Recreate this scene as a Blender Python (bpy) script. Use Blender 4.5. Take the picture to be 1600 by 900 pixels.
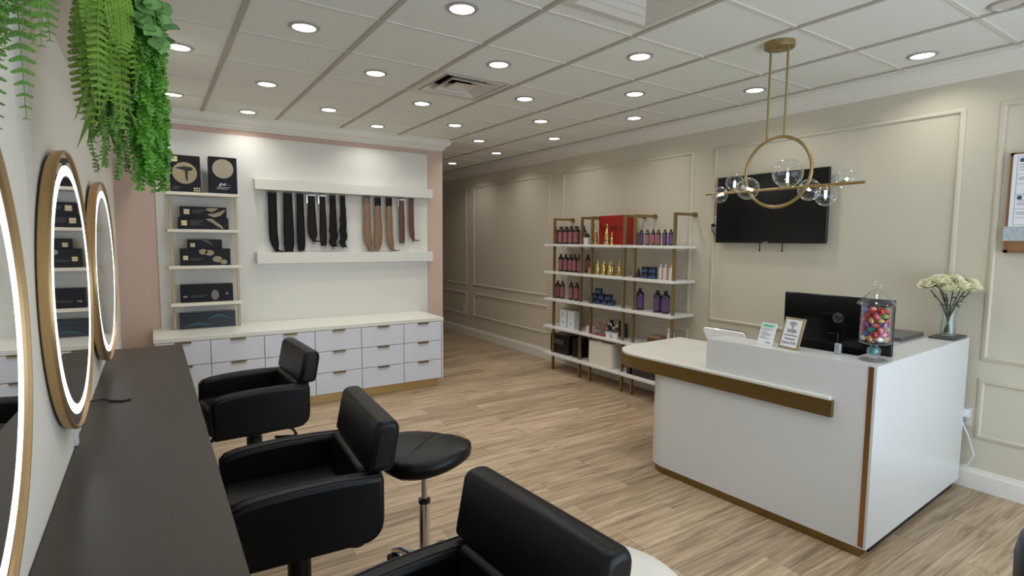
import bpy, bmesh, math, random
from mathutils import Vector, Matrix, Euler
random.seed(7)
PI = math.pi
SC = bpy.context.scene
COL = SC.collection
for o in list(bpy.data.objects):
    bpy.data.objects.remove(o)

# ------------------------------------------------------------------ camera
EYE = 1.5235
cam_d = bpy.data.cameras.new('camera')
cam = bpy.data.objects.new('camera', cam_d)
COL.objects.link(cam)
SC.camera = cam
cam_d.sensor_fit = 'HORIZONTAL'
cam_d.sensor_width = 36.0
cam_d.lens = 853.9 / 1600.0 * 36.0
cam_d.clip_start = 0.05
_yaw, _pitch, _roll = .5833, -.0861, .0076
_f = Vector((math.sin(_yaw)*math.cos(_pitch), math.cos(_yaw)*math.cos(_pitch), math.sin(_pitch)))
_r = Vector((math.cos(_yaw), -math.sin(_yaw), 0))
_u = _r.cross(_f)
_r2 = math.cos(_roll)*_r + math.sin(_roll)*_u
_u2 = -math.sin(_roll)*_r + math.cos(_roll)*_u
cam.matrix_world = Matrix(((_r2.x, _u2.x, -_f.x, 0), (_r2.y, _u2.y, -_f.y, 0), (_r2.z, _u2.z, -_f.z, EYE), (0, 0, 0, 1)))

# ------------------------------------------------------------------ world, exposure
SC.view_settings.view_transform = 'Standard'
SC.view_settings.look = 'None'
SC.view_settings.exposure = 0.03
SC.view_settings.gamma = 1.0
SC.view_settings.use_curve_mapping = False
world = bpy.data.worlds.new('sky')
SC.world = world
world.use_nodes = True
_n = world.node_tree.nodes
_bg = _n['Background']
_bg.inputs[0].default_value = (.62, .76, 1.0, 1)
_bg.inputs[1].default_value = 1.2

DOWNLIGHT_W = 2.1
DOWNLIGHT_COL = (1.0, .985, .94)
DAY_W = 68.0
DAY_COL = (.74, .87, 1.0)
# daylight coming through the shop window behind the camera
_l = bpy.data.lights.new('window_daylight', 'AREA')
_l.shape = 'RECTANGLE'; _l.size = 3.3; _l.size_y = 2.2
_l.energy = DAY_W; _l.color = DAY_COL
_lo = bpy.data.objects.new('window_daylight', _l)
COL.objects.link(_lo)
_lo.location = (2.45, -1.28, 1.2)
_lo.rotation_euler = (math.radians(90), 0, math.radians(9))   # faces into the room, slightly toward the mirrors

# ------------------------------------------------------------------ materials
MATS = {}
def lin(c):
    return tuple(((v/255.0)/12.92 if v/255.0 <= .04045 else ((v/255.0+.055)/1.055)**2.4) for v in c)
def mat(name, col, rough=.5, metal=0.0, spec=.5, var=.05, scale=9.0, bump=0.0, bscale=60.0, coat=0.0, emit=0.0, stretch=None, sheen=0.0):
    if name in MATS: return MATS[name]
    m = bpy.data.materials.new(name); m.use_nodes = True
    nt = m.node_tree; n = nt.nodes; L = nt.links
    b = n['Principled BSDF']
    c = lin(col)
    tc = n.new('ShaderNodeTexCoord')
    src = tc.outputs['Object']
    if stretch:
        mp = n.new('ShaderNodeMapping'); mp.inputs['Scale'].default_value = stretch
        L.new(src, mp.inputs[0]); src = mp.outputs[0]
    nz = n.new('ShaderNodeTexNoise'); nz.inputs['Scale'].default_value = scale; nz.inputs['Detail'].default_value = 4
    L.new(src, nz.inputs['Vector'])
    mx = n.new('ShaderNodeMix'); mx.data_type = 'RGBA'
    mx.inputs[6].default_value = (*[max(0, v*(1-var)) for v in c], 1)
    mx.inputs[7].default_value = (*[min(1, v*(1+var)) for v in c], 1)
    L.new(nz.outputs[0], mx.inputs[0])
    L.new(mx.outputs[2], b.inputs['Base Color'])
    b.inputs['Roughness'].default_value = rough
    b.inputs['Metallic'].default_value = metal
    b.inputs['Specular IOR Level'].default_value = spec
    b.inputs['Coat Weight'].default_value = coat
    b.inputs['Coat Roughness'].default_value = .08
    if sheen: b.inputs['Sheen Weight'].default_value = sheen
    if emit:
        b.inputs['Emission Color'].default_value = (*c, 1)
        b.inputs['Emission Strength'].default_value = emit
    if bump:
        n2 = n.new('ShaderNodeTexNoise'); n2.inputs['Scale'].default_value = bscale; n2.inputs['Detail'].default_value = 3
        L.new(src, n2.inputs['Vector'])
        bp = n.new('ShaderNodeBump'); bp.inputs['Strength'].default_value = bump; bp.inputs['Distance'].default_value = .01
        L.new(n2.outputs[0], bp.inputs['Height']); L.new(bp.outputs[0], b.inputs['Normal'])
    MATS[name] = m
    return m
def glass_mat(name, tint=(1, 1, 1), edge=.9, rough=.01):
    m = bpy.data.materials.new(name); m.use_nodes = True
    nt = m.node_tree; n = nt.nodes; L = nt.links
    n.remove(n['Principled BSDF'])
    out = n['Material Output']
    tr = n.new('ShaderNodeBsdfTransparent'); tr.inputs[0].default_value = (*tint, 1)
    gl = n.new('ShaderNodeBsdfGlossy'); gl.inputs['Roughness'].default_value = rough
    gl.inputs[0].default_value = (.95, .97, 1, 1)
    lw = n.new('ShaderNodeLayerWeight'); lw.inputs[0].default_value = .5
    pw = n.new('ShaderNodeMath'); pw.operation = 'POWER'; pw.inputs[1].default_value = 2.7; L.new(lw.outputs['Facing'], pw.inputs[0])
    nz = n.new('ShaderNodeTexNoise'); nz.inputs['Scale'].default_value = 6
    mp = n.new('ShaderNodeMath'); mp.operation = 'MULTIPLY_ADD'; mp.inputs[1].default_value = edge; mp.inputs[2].default_value = .035
    L.new(pw.outputs[0], mp.inputs[0])
    mx = n.new('ShaderNodeMixShader')
    L.new(mp.outputs[0], mx.inputs[0]); L.new(tr.outputs[0], mx.inputs[1]); L.new(gl.outputs[0], mx.inputs[2])
    L.new(mx.outputs[0], out.inputs[0])
    MATS[name] = m
    return m
def floor_mat():
    m = bpy.data.materials.new('vinyl_plank'); m.use_nodes = True
    nt = m.node_tree; n = nt.nodes; L = nt.links; b = n['Principled BSDF']
    tc = n.new('ShaderNodeTexCoord')
    br = n.new('ShaderNodeTexBrick')
    br.offset = .37; br.offset_frequency = 2; br.squash = 1
    br.inputs['Color1'].default_value = (0, 0, 0, 1); br.inputs['Color2'].default_value = (1, 1, 1, 1)
    br.inputs['Mortar'].default_value = (.5, .5, .5, 1)
    br.inputs['Scale'].default_value = 1.0; br.inputs['Mortar Size'].default_value = .0012
    br.inputs['Mortar Smooth'].default_value = .2
    br.inputs['Brick Width'].default_value = 1.22; br.inputs['Row Height'].default_value = .18
    L.new(tc.outputs['Object'], br.inputs['Vector'])
    # per-plank offset for the grain
    sx = n.new('ShaderNodeSeparateXYZ'); L.new(tc.outputs['Object'], sx.inputs[0])
    cm = n.new('ShaderNodeCombineXYZ')
    a = n.new('ShaderNodeMath'); a.operation = 'MULTIPLY'; a.inputs[1].default_value = 1.3; L.new(sx.outputs[0], a.inputs[0])
    bb = n.new('ShaderNodeMath'); bb.operation = 'MULTIPLY'; bb.inputs[1].default_value = 24.0; L.new(sx.outputs[1], bb.inputs[0])
    sp = n.new('ShaderNodeSeparateColor'); L.new(br.outputs['Color'], sp.inputs[0])
    cc = n.new('ShaderNodeMath'); cc.operation = 'MULTIPLY'; cc.inputs[1].default_value = 31.0; L.new(sp.outputs[0], cc.inputs[0])
    L.new(a.outputs[0], cm.inputs[0]); L.new(bb.outputs[0], cm.inputs[1]); L.new(cc.outputs[0], cm.inputs[2])
    g = n.new('ShaderNodeTexNoise'); g.inputs['Scale'].default_value = 1.6; g.inputs['Detail'].default_value = 7; g.inputs['Roughness'].default_value = .65; g.inputs['Distortion'].default_value = .6
    L.new(cm.outputs[0], g.inputs['Vector'])
    ramp = n.new('ShaderNodeValToRGB')
    e = ramp.color_ramp.elements
    e[0].position = .30; e[0].color = (*lin((118, 98, 80)), 1)
    e[1].position = .72; e[1].color = (*lin((203, 183, 157)), 1)
    x = e.new(.48); x.color = (*lin((168, 146, 119)), 1)
    L.new(g.outputs[0], ramp.inputs[0])
    # plank tone
    tone = n.new('ShaderNodeMix'); tone.data_type = 'RGBA'; tone.blend_type = 'MULTIPLY'; tone.inputs[0].default_value = 1
    tr = n.new('ShaderNodeValToRGB'); t = tr.color_ramp.elements
    t[0].color = (.80, .78, .76, 1); t[1].color = (1.12, 1.11, 1.10, 1)
    L.new(sp.outputs[0], tr.inputs[0])
    L.new(ramp.outputs[0], tone.inputs[6]); L.new(tr.outputs[0], tone.inputs[7])
    # knots
    kn = n.new('ShaderNodeTexVoronoi'); kn.inputs['Scale'].default_value = 1.0
    km = n.new('ShaderNodeMapping'); km.inputs['Scale'].default_value = (1.15, 5.2, 1)
    L.new(tc.outputs['Object'], km.inputs[0]); L.new(km.outputs[0], kn.inputs['Vector'])
    kr = n.new('ShaderNodeValToRGB'); k = kr.color_ramp.elements
    k[0].position = .03; k[0].color = (.30, .25, .21, 1); k[1].position = .12; k[1].color = (1, 1, 1, 1)
    L.new(kn.outputs['Distance'], kr.inputs[0])
    t2 = n.new('ShaderNodeMix'); t2.data_type = 'RGBA'; t2.blend_type = 'MULTIPLY'; t2.inputs[0].default_value = .8
    L.new(tone.outputs[2], t2.inputs[6]); L.new(kr.outputs[0], t2.inputs[7])
    gap = n.new('ShaderNodeMix'); gap.data_type = 'RGBA'
    gap.inputs[7].default_value = (*lin((92, 72, 56)), 1)
    L.new(br.outputs['Fac'], gap.inputs[0]); L.new(t2.outputs[2], gap.inputs[6])
    L.new(gap.outputs[2], b.inputs['Base Color'])
    b.inputs['Roughness'].default_value = .42
    b.inputs['Specular IOR Level'].default_value = .35
    bp = n.new('ShaderNodeBump'); bp.inputs['Strength'].default_value = .08; bp.inputs['Distance'].default_value = .004
    L.new(g.outputs[0], bp.inputs['Height']); L.new(bp.outputs[0], b.inputs['Normal'])
    MATS['vinyl_plank'] = m
    return m
FLOOR = floor_mat()
WALL = mat('wall_paint', (203, 195, 176), .75, var=.015, scale=2, bump=.02)
LWALL = mat('cream_paint', (236, 231, 220), .75, var=.015, scale=2, bump=.02)
PINK = mat('pink_paint', (203, 177, 161), .75, var=.02, scale=2, bump=.02)
WHITE = mat('white_paint', (220, 217, 208), .5, var=.01, scale=3)
TRIM = mat('trim_white', (228, 224, 214), .5, var=.01, scale=3)
TILE = mat('ceiling_tile', (224, 225, 217), .95, var=.03, scale=70, bump=.12, bscale=260)
TBAR = mat('ceiling_tbar', (212, 208, 198), .6, var=.03)
LAM = mat('white_laminate', (212, 212, 210), .3, var=.01, scale=3, coat=.1)
DRAWER = mat('drawer_white', (214, 216, 224), .4, var=.01, scale=3)
SOLID = mat('counter_white', (224, 221, 211), .28, var=.01, scale=3, coat=.15)
BRASS = mat('brushed_brass', (142, 122, 80), .36, 1.0, var=.12, scale=14, stretch=(1, 1, 30))
GOLDP = mat('gold_paint', (150, 128, 84), .42, .75, var=.06)
GOLDL = mat('pale_gold', (170, 152, 120), .42, .6, var=.05)
MIRRIM = mat('mirror_gold', (186, 152, 104), .38, .7, var=.05, scale=20, stretch=(1, 1, 8))
COPPER = mat('copper_strip', (160, 120, 76), .3, .9, var=.1, scale=12)
KICK = mat('kick_gold', (196, 164, 108), .4, .5, var=.06)
CHROME = mat('chrome', (225, 225, 228), .12, 1.0, var=.02)
LEATHER = mat('black_leather', (7, 7, 8), .38, spec=.26, var=.15, scale=20, bump=.05, bscale=240)
BLACKM = mat('black_metal', (16, 16, 17), .35, .3, var=.1)
BLACKP = mat('black_plastic', (14, 14, 16), .3, var=.1)
SCREEN = mat('black_screen', (7, 7, 9), .16, var=.1, spec=.4)
COUNTER = mat('dark_laminate', (56, 49, 42), .42, spec=.45, var=.16, scale=5, stretch=(30, 1.5, 1))
MIRROR = mat('mirror_silver', (232, 234, 234), .015, 1.0, var=.0)
LED = mat('led_white', (222, 232, 255), .4, emit=2.5, var=0)
LENS = mat('downlight_lens', (255, 250, 242), .4, emit=7.0, var=0)
BULB = mat('bulb_glow', (255, 248, 235), .4, emit=9.0, var=0)
RINGM = mat('downlight_ring', (172, 170, 166), .35, .3, var=.03)
LENSOFF = mat('downlight_off', (205, 198, 190), .4, var=.02)
STRIP = mat('led_strip', (200, 218, 255), .4, emit=1.0, var=0)
GLASS = glass_mat('clear_glass', (.97, .98, .98), .9)
VASEG = glass_mat('vase_glass', (.94, .965, .955), .9)
PANE = glass_mat('window_glass', (.97, .99, .99), .4)
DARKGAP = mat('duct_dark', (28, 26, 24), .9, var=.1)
VENTM = mat('vent_metal', (206, 200, 190), .5, var=.03)
PAPER = mat('paper_white', (232, 233, 238), .7, var=.02)
INK = mat('ink_black', (24, 25, 28), .6, var=.05)
INKG = mat('ink_grey', (138, 140, 144), .7, var=.05)
INKB = mat('ink_blue', (54, 84, 120), .7, var=.05)
MINT = mat('mint_band', (170, 226, 200), .7, var=.03)
GREENT = mat('ink_green', (60, 170, 130), .7, var=.03)

# ------------------------------------------------------------------ mesh helpers
class MB:
    def __init__(s):
        s.bm = bmesh.new()
    def face(s, vs):
        try: return s.bm.faces.new(vs)
        except ValueError: return None
    def box(s, lo, hi, M=None):
        x0, y0, z0 = lo; x1, y1, z1 = hi
        v = [Vector(p) for p in ((x0,y0,z0),(x1,y0,z0),(x1,y1,z0),(x0,y1,z0),(x0,y0,z1),(x1,y0,z1),(x1,y1,z1),(x0,y1,z1))]
        if M is not None: v = [M @ p for p in v]
        v = [s.bm.verts.new(p) for p in v]
        for f in ((3,2,1,0),(4,5,6,7),(0,1,5,4),(1,2,6,5),(2,3,7,6),(3,0,4,7)):
            s.face([v[i] for i in f])
        return s
    def ring(s, c, ax, r, seg, up=None, r2=None):
        ax = Vector(ax).normalized()
        a = Vector(up) if up is not None else (Vector((0,0,1)) if abs(ax.z) < .9 else Vector((1,0,0)))
        x = (a - ax*a.dot(ax)).normalized(); y = ax.cross(x)
        r2 = r if r2 is None else r2
        return [s.bm.verts.new(Vector(c) + x*math.cos(2*PI*i/seg)*r + y*math.sin(2*PI*i/seg)*r2) for i in range(seg)]
    def bridge(s, A, B):
        n = len(A)
        for i in range(n):
            s.face([A[i], A[(i+1) % n], B[(i+1) % n], B[i]])
    def cyl(s, p0, p1, r0, r1=None, seg=20, cap=True):
        p0 = Vector(p0); p1 = Vector(p1); ax = p1-p0
        r1 = r0 if r1 is None else r1
        A = s.ring(p0, ax, r0, seg); B = s.ring(p1, ax, r1, seg)
        s.bridge(A, B)
        if cap:
            s.face(A[::-1]); s.face(B)
        return s
    def tube(s, pts, r, seg=8, closed=False):
        P = [Vector(p) for p in pts]; n = len(P); rings = []
        up = None
        for i in range(n):
            if closed: t = P[(i+1) % n] - P[i-1]
            else: t = P[min(i+1, n-1)] - P[max(i-1, 0)]
            t.normalize()
            if up is None:
                up = Vector((0,0,1)) if abs(t.z) < .9 else Vector((1,0,0))
            up = (up - t*up.dot(t))
            if up.length < 1e-6: up = t.orthogonal()
            up.normalize()
            rr = r[i] if isinstance(r, (list, tuple)) else r
            rings.append(s.ring(P[i], t, rr, seg, up))
        for i in range(n-1): s.bridge(rings[i], rings[i+1])
        if closed: s.bridge(rings[-1], rings[0])
        else:
            s.face(rings[0][::-1]); s.face(rings[-1])
        return s
    def lathe(s, prof, seg=28, c=(0,0,0), M=None):
        c = Vector(c); prev = None
        for (r, z) in prof:
            if r < 1e-5:
                p = Vector((0,0,z)); p = (M @ p if M is not None else p) + c
                cur = [s.bm.verts.new(p)]
            else:
                cur = []
                for i in range(seg):
                    p = Vector((r*math.cos(2*PI*i/seg), r*math.sin(2*PI*i/seg), z))
                    p = (M @ p if M is not None else p) + c
                    cur.append(s.bm.verts.new(p))
            if prev is not None:
                if len(prev) == 1 and len(cur) > 1:
                    for i in range(seg): s.face([prev[0], cur[(i+1) % seg], cur[i]])
                elif len(cur) == 1 and len(prev) > 1:
                    for i in range(seg): s.face([prev[i], prev[(i+1) % seg], cur[0]])
                elif len(cur) > 1: s.bridge(prev, cur)
            prev = cur
        return s
    def sphere(s, c, r, seg=16, rings=10, sc=(1,1,1)):
        prof = [(r*math.sin(PI*k/rings), -r*math.cos(PI*k/rings)) for k in range(rings+1)]
        M = Matrix.Diagonal((*sc, 1)).to_3x3()
        return s.lathe(prof, seg, c, M)
    def prism(s, outline, f, w0, w1):
        """outline: (u,v) points; f(u,v,w) -> xyz; solid between w0 and w1"""
        A = [s.bm.verts.new(Vector(f(u, v, w0))) for u, v in outline]
        B = [s.bm.verts.new(Vector(f(u, v, w1))) for u, v in outline]
        s.bridge(A, B); s.face(A[::-1]); s.face(B)
        return s
    def torus(s, c, ax, R, r, seg=48, seg2=10):
        ax = Vector(ax).normalized(); x = ax.orthogonal().normalized(); y = ax.cross(x)
        pts = [Vector(c) + x*math.cos(2*PI*i/seg)*R + y*math.sin(2*PI*i/seg)*R for i in range(seg)]
        return s.tube(pts, r, seg2, True)
    def poly(s, pts):
        s.face([s.bm.verts.new(Vector(p)) for p in pts]); return s
    def build(s, name, m, parent=None, smooth=0, bev=0, bseg=3, bang=35, loc=None, rot=None, sub=0):
        bmesh.ops.remove_doubles(s.bm, verts=s.bm.verts, dist=1e-6)
        bmesh.ops.recalc_face_normals(s.bm, faces=s.bm.faces)
        me = bpy.data.meshes.new(name); s.bm.to_mesh(me); s.bm.free()
        o = bpy.data.objects.new(name, me); COL.objects.link(o)
        me.materials.append(m)
        if smooth or bev:
            for p in me.polygons: p.use_smooth = True
            me.set_sharp_from_angle(angle=math.radians(smooth if smooth else 50))
        if bev:
            md = o.modifiers.new('edge', 'BEVEL'); md.width = bev; md.segments = bseg; md.limit_method = 'ANGLE'; md.angle_limit = math.radians(bang)
            md.harden_normals = False
        if sub:
            md = o.modifiers.new('sub', 'SUBSURF'); md.levels = sub; md.render_levels = sub
        if parent is not None: o.parent = parent
        if loc is not None: o.location = loc
        if rot is not None: o.rotation_euler = rot
        return o
def B(*a, **k): return MB().box(*a, **k)
def thing(name, label, cat, loc=(0,0,0), rotz=0.0, group=None):
    o = bpy.data.objects.new(name, None); COL.objects.link(o)
    o.empty_display_size = .1
    o.location = loc; o.rotation_euler = (0, 0, rotz)
    o['label'] = label; o['category'] = cat
    if group: o['group'] = group
    return o
def tag(o, label, cat, group=None, kind=None):
    o['label'] = label; o['category'] = cat
    if group: o['group'] = group
    if kind: o['kind'] = kind
    return o
def struct(o, label=None):
    o['kind'] = 'structure'
    if label: o['label'] = label
    return o
def dup(root, loc, rotz, label, group=None):
    r = root.copy(); COL.objects.link(r); r.location = loc; r.rotation_euler = (0, 0, rotz)
    r['label'] = label
    if group: r['group'] = group
    for ch in list(root.children):
        c = ch.copy(); COL.objects.link(c); c.parent = r
        for g in list(ch.children):
            d = g.copy(); COL.objects.link(d); d.parent = c
    return r
def text(name, body, size, m, parent, loc, rot, depth=.0006, align='CENTER', shear=0, stretch=1.0):
    cu = bpy.data.curves.new(name, 'FONT'); cu.body = body; cu.size = size; cu.extrude = depth
    cu.align_x = align; cu.align_y = 'CENTER'; cu.shear = shear
    to = bpy.data.objects.new(name, cu); COL.objects.link(to)
    dg = bpy.context.evaluated_depsgraph_get()
    me = bpy.data.meshes.new_from_object(to.evaluated_get(dg))
    bpy.data.objects.remove(to); bpy.data.curves.remove(cu)
    o = bpy.data.objects.new(name, me); COL.objects.link(o)
    me.materials.clear(); me.materials.append(m)
    o.parent = parent; o.location = loc; o.rotation_euler = rot; o.scale = (stretch, 1, 1)
    return o
FACE_MX = (PI/2, 0, -PI/2)   # lettering on a face that looks toward -x
FACE_MY = (PI/2, 0, 0)       # lettering on a face that looks toward -y
def rrect(u0, v0, u1, v1, r, seg=5):
    pts = []
    for cx, cy, a in ((u1-r, v0+r, -90), (u1-r, v1-r, 0), (u0+r, v1-r, 90), (u0+r, v0+r, 180)):
        for k in range(seg+1):
            t = math.radians(a + 90*k/seg); pts.append((cx+r*math.cos(t), cy+r*math.sin(t)))
    return pts
def sweep(mb, path, prof, closed=False):
    """prof: (out, z) with out to the LEFT of the path direction; path in the XY plane, mitred"""
    n = len(path); rings = []
    for i in range(n):
        p = Vector((path[i][0], path[i][1], 0))
        def nrm(a, b):
            d = (Vector((b[0], b[1], 0)) - Vector((a[0], a[1], 0))).normalized(); return Vector((-d.y, d.x, 0))
        if i == 0: nn = nrm(path[0], path[1])
        elif i == n-1: nn = nrm(path[-2], path[-1])
        else:
            n1 = nrm(path[i-1], path[i]); n2 = nrm(path[i], path[i+1])
            nn = (n1+n2); nn = nn/(nn.dot(n1))
        rings.append([mb.bm.verts.new(p + nn*o + Vector((0, 0, z))) for o, z in prof])
    for i in range(n-1): mb.bridge(rings[i], rings[i+1])
    mb.face(rings[0][::-1]); mb.face(rings[-1])
    return mb

# ------------------------------------------------------------------ the room
XL, XR, YB, YF, ZC, XW, YE = -.24, 4.245, 5.72, -1.6, 2.6477, 2.811, 9.9
ZS = 2.19
struct(B((XL-.1, YF-.1, -.1), (XR+.1, YE+.1, 0)).build('floor', FLOOR), 'light brown wood plank floor')
VENTS = [(1.946, 3.64, .288), (1.946, 1.84, .288)]
cb_ = MB().box((XL-.1, YF-.1, ZC), (1.658, YE+.1, ZC+.03)).box((2.234, YF-.1, ZC), (XR+.1, YE+.1, ZC+.03))
for a_, b_ in ((YF-.1, 1.552), (2.128, 3.352), (3.928, YE+.1)): cb_.box((1.658, a_, ZC), (2.234, b_, ZC+.03))
cb_.box((XL-.1, YF-.1, ZC+.25), (XR+.1, YE+.1, ZC+.3))
ceil = struct(cb_.build('ceiling', TILE), 'square ceiling tiles in a metal grid')
g = MB()
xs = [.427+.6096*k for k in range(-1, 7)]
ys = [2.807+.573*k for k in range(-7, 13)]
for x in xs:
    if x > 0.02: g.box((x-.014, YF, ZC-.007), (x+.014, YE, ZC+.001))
g.build('ceiling_rails', mat('rail_shade', (176, 169, 157), .6, var=.04), ceil); g = MB()  # greyer than the cross bars: shading on these rails put into the colour
for y in ys: g.box((0, y-.011, ZC-.005), (XR, y+.011, ZC+.001))
g.build('ceiling_grid', TBAR, ceil)
struct(B((XL-.1, YF-.1, 0), (XL, YE, ZC)).build('wall_left', LWALL), 'cream wall behind the round mirrors')
struct(B((XL, YF, ZS), (0.0, YB, ZC-.001)).build('trim_1', LWALL), 'dropped soffit above the mirrors')
struct(B((XR, YF-.1, 0), (XR+.1, YE, ZC)).build('wall_right', WALL), 'beige wall with raised picture-frame mouldings')
struct(B((XL, YB, 0), (XW, YE, ZC)).build('wall_back', PINK), 'pale pink wall behind the white display panel')
struct(B((XW, YE, 0), (XR, YE+.1, ZC)).build('wall_far', WALL))
# shop window wall behind the camera
wf = MB()
wf.box((XL, YF-.1, 0), (.02, YF, ZC)); wf.box((4.05, YF-.1, 0), (XR, YF, ZC))
wf.box((.02, YF-.1, 0), (4.05, YF, .18)); wf.box((.02, YF-.1, 2.42), (4.05, YF, ZC))
struct(wf.build('wall_front', WALL))
w = MB()
for x in (.02, 1.35, 2.68, 4.01): w.box((x, YF-.08, .18), (x+.04, YF-.03, 2.42))
w.box((.02, YF-.08, .18), (4.05, YF-.03, .23)); w.box((.02, YF-.08, 2.37), (4.05, YF-.03, 2.42))
wo = struct(w.build('window_1', BLACKM))
B((.05, YF-.06, .22), (4.02, YF-.055, 2.38)).build('pane', PANE, wo)
# white panel on the back wall
struct(B((.05, YB-.018, .6), (2.613, YB, 2.475)).build('trim_2', WHITE), 'white panel covering most of the pink back wall')
# crown mouldings
crown = [(0, ZC), (.092, ZC), (.092, ZC-.016), (.078, ZC-.022), (.07, ZC-.045), (.045, ZC-.072), (.024, ZC-.083), (.02, ZC-.098), (.008, ZC-.1), (.006, ZC-.118), (0, ZC-.118)]
struct(sweep(MB(), [(XR, YF), (XR, YE)], crown).build('trim_3', TRIM, smooth=25), 'white crown moulding along the beige wall')
struct(sweep(MB(), [(XW, YE), (XW, YB), (0.0, YB)][::-1], [(-a, z) for a, z in crown]).build('trim_4', TRIM, smooth=25), 'white crown moulding along the pink wall')
base = [(0, 0), (.018, 0), (.018, .10), (.012, .112), (.010, .128), (0, .13)]
struct(sweep(MB(), [(XR, YF), (XR, YE)], base).build('baseboard_right', TRIM, smooth=25), 'white baseboard along the beige wall')
# picture-frame mouldings
pm = [(-.016, 0), (-.016, .006), (-.008, .014), (.004, .012), (.016, .005), (.016, 0)]
nt_ = 5
def moulding(y0, y1, z0, z1):
    global nt_
    mb = MB()
    P = [(y0, z0), (y1, z0), (y1, z1), (y0, z1)]
    rings = []
    for i, (y, z) in enumerate(P):
        sy = 1 if i in (1, 2) else -1; sz = 1 if i in (2, 3) else -1
        rings.append([mb.bm.verts.new(Vector((XR - h, y + sy*o, z + sz*o))) for o, h in pm])
    for i in range(4): mb.bridge(rings[i], rings[(i+1) % 4])
    struct(mb.build('trim_%d' % nt_, WALL, smooth=30), 'thin raised rectangular wall moulding'); nt_ += 1
for y0, y1 in ((-1.2, 1.165), (1.36, 3.14), (3.39, 5.30), (5.575, 7.52), (7.77, 9.6)):
    moulding(y0, y1, .825, 2.35); moulding(y0, y1, .335, .685)

# ------------------------------------------------------------------ reception desk
DTH = math.radians(3.0)
DESK = (2.81, 1.155, 0)
dk = thing('reception_desk', 'white L-shaped reception desk with a brass band and raised bar', 'reception desk', DESK, DTH)
# local axes: +x runs into the desk (toward the wall), +y along the front away from the window
def D(s, t, z=0):
    return (DESK[0] - s*math.sin(DTH) + t*math.cos(DTH), DESK[1] + s*math.cos(DTH) + t*math.sin(DTH), z)
def rounded_end(s1, t0, t1, r, s0, n=10):
    pts = [(t1, s0), (t0, s0)]
    for k in range(n+1):
        a = PI/2*k/n
        pts.append((t0 + r - r*math.cos(a), s1 - r + r*math.sin(a)))
    pts.append((t1, s1))
    return pts[::-1]
xyz = lambda u, v, w: (u, v, w)
MB().prism(rounded_end(1.37, 0, .198, .17, .0235), xyz, .05, .722).build('body', LAM, dk, smooth=30)
MB().prism(rounded_end(1.355, .012, .5, .16, .03), xyz, 0, .05).build('kick_base', BRASS, dk, smooth=30)
MB().prism(rounded_end(1.69, -.022, .80, .24, .19), xyz, .724, .764).build('low_counter', SOLID, dk, smooth=30, bev=.003, bseg=2)
# brass band along the counter front and round its end
out = rounded_end(1.69, -.030, .80, .248, .19)[::-1]
out = [p for p in out][1:]
inn = [(u+.009, v) for u, v in out[:1]] + [(u + .009*math.cos(min(PI/2, PI/2*max(0, k)/10)), v - .009*math.sin(min(PI/2, PI/2*max(0, k)/10))) for k, (u, v) in enumerate(out[1:-1])] + [(out[-1][0], out[-1][1]-.009)]
mb = MB()
A0 = [mb.bm.verts.new((u, v, .665)) for u, v in out + inn[::-1]]
A1 = [mb.bm.verts.new((u, v, .748)) for u, v in out + inn[::-1]]
mb.bridge(A0, A1); mb.face(A0[::-1]); mb.face(A1)
mb.box((-.03, .178, .665), (0.02, .191, .748))
mb.build('brass_band', BRASS, dk, smooth=30)
B((.0, .0235, .722), (.2, .905, .95)).build('bar', LAM, dk)
MB().prism([(0, 0), (1.39, 0), (1.39, .16), (.2, .16), (.2, .023), (0, .023)], xyz, .05, .95).build('end_panel', LAM, dk)
B((.2, .16, .724), (1.39, .75, .762)).build('work_surface', SOLID, dk)
B((.6, .16, .05), (1.36, .18, .722)).build('inner_panel', LAM, dk)
B((-.004, .012, .06), (.004, .034, .945)).build('corner_strip', COPPER, dk)
B((.1, .02, 0), (1.34, .14, .05)).build('end_kick', BLACKM, dk)

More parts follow.
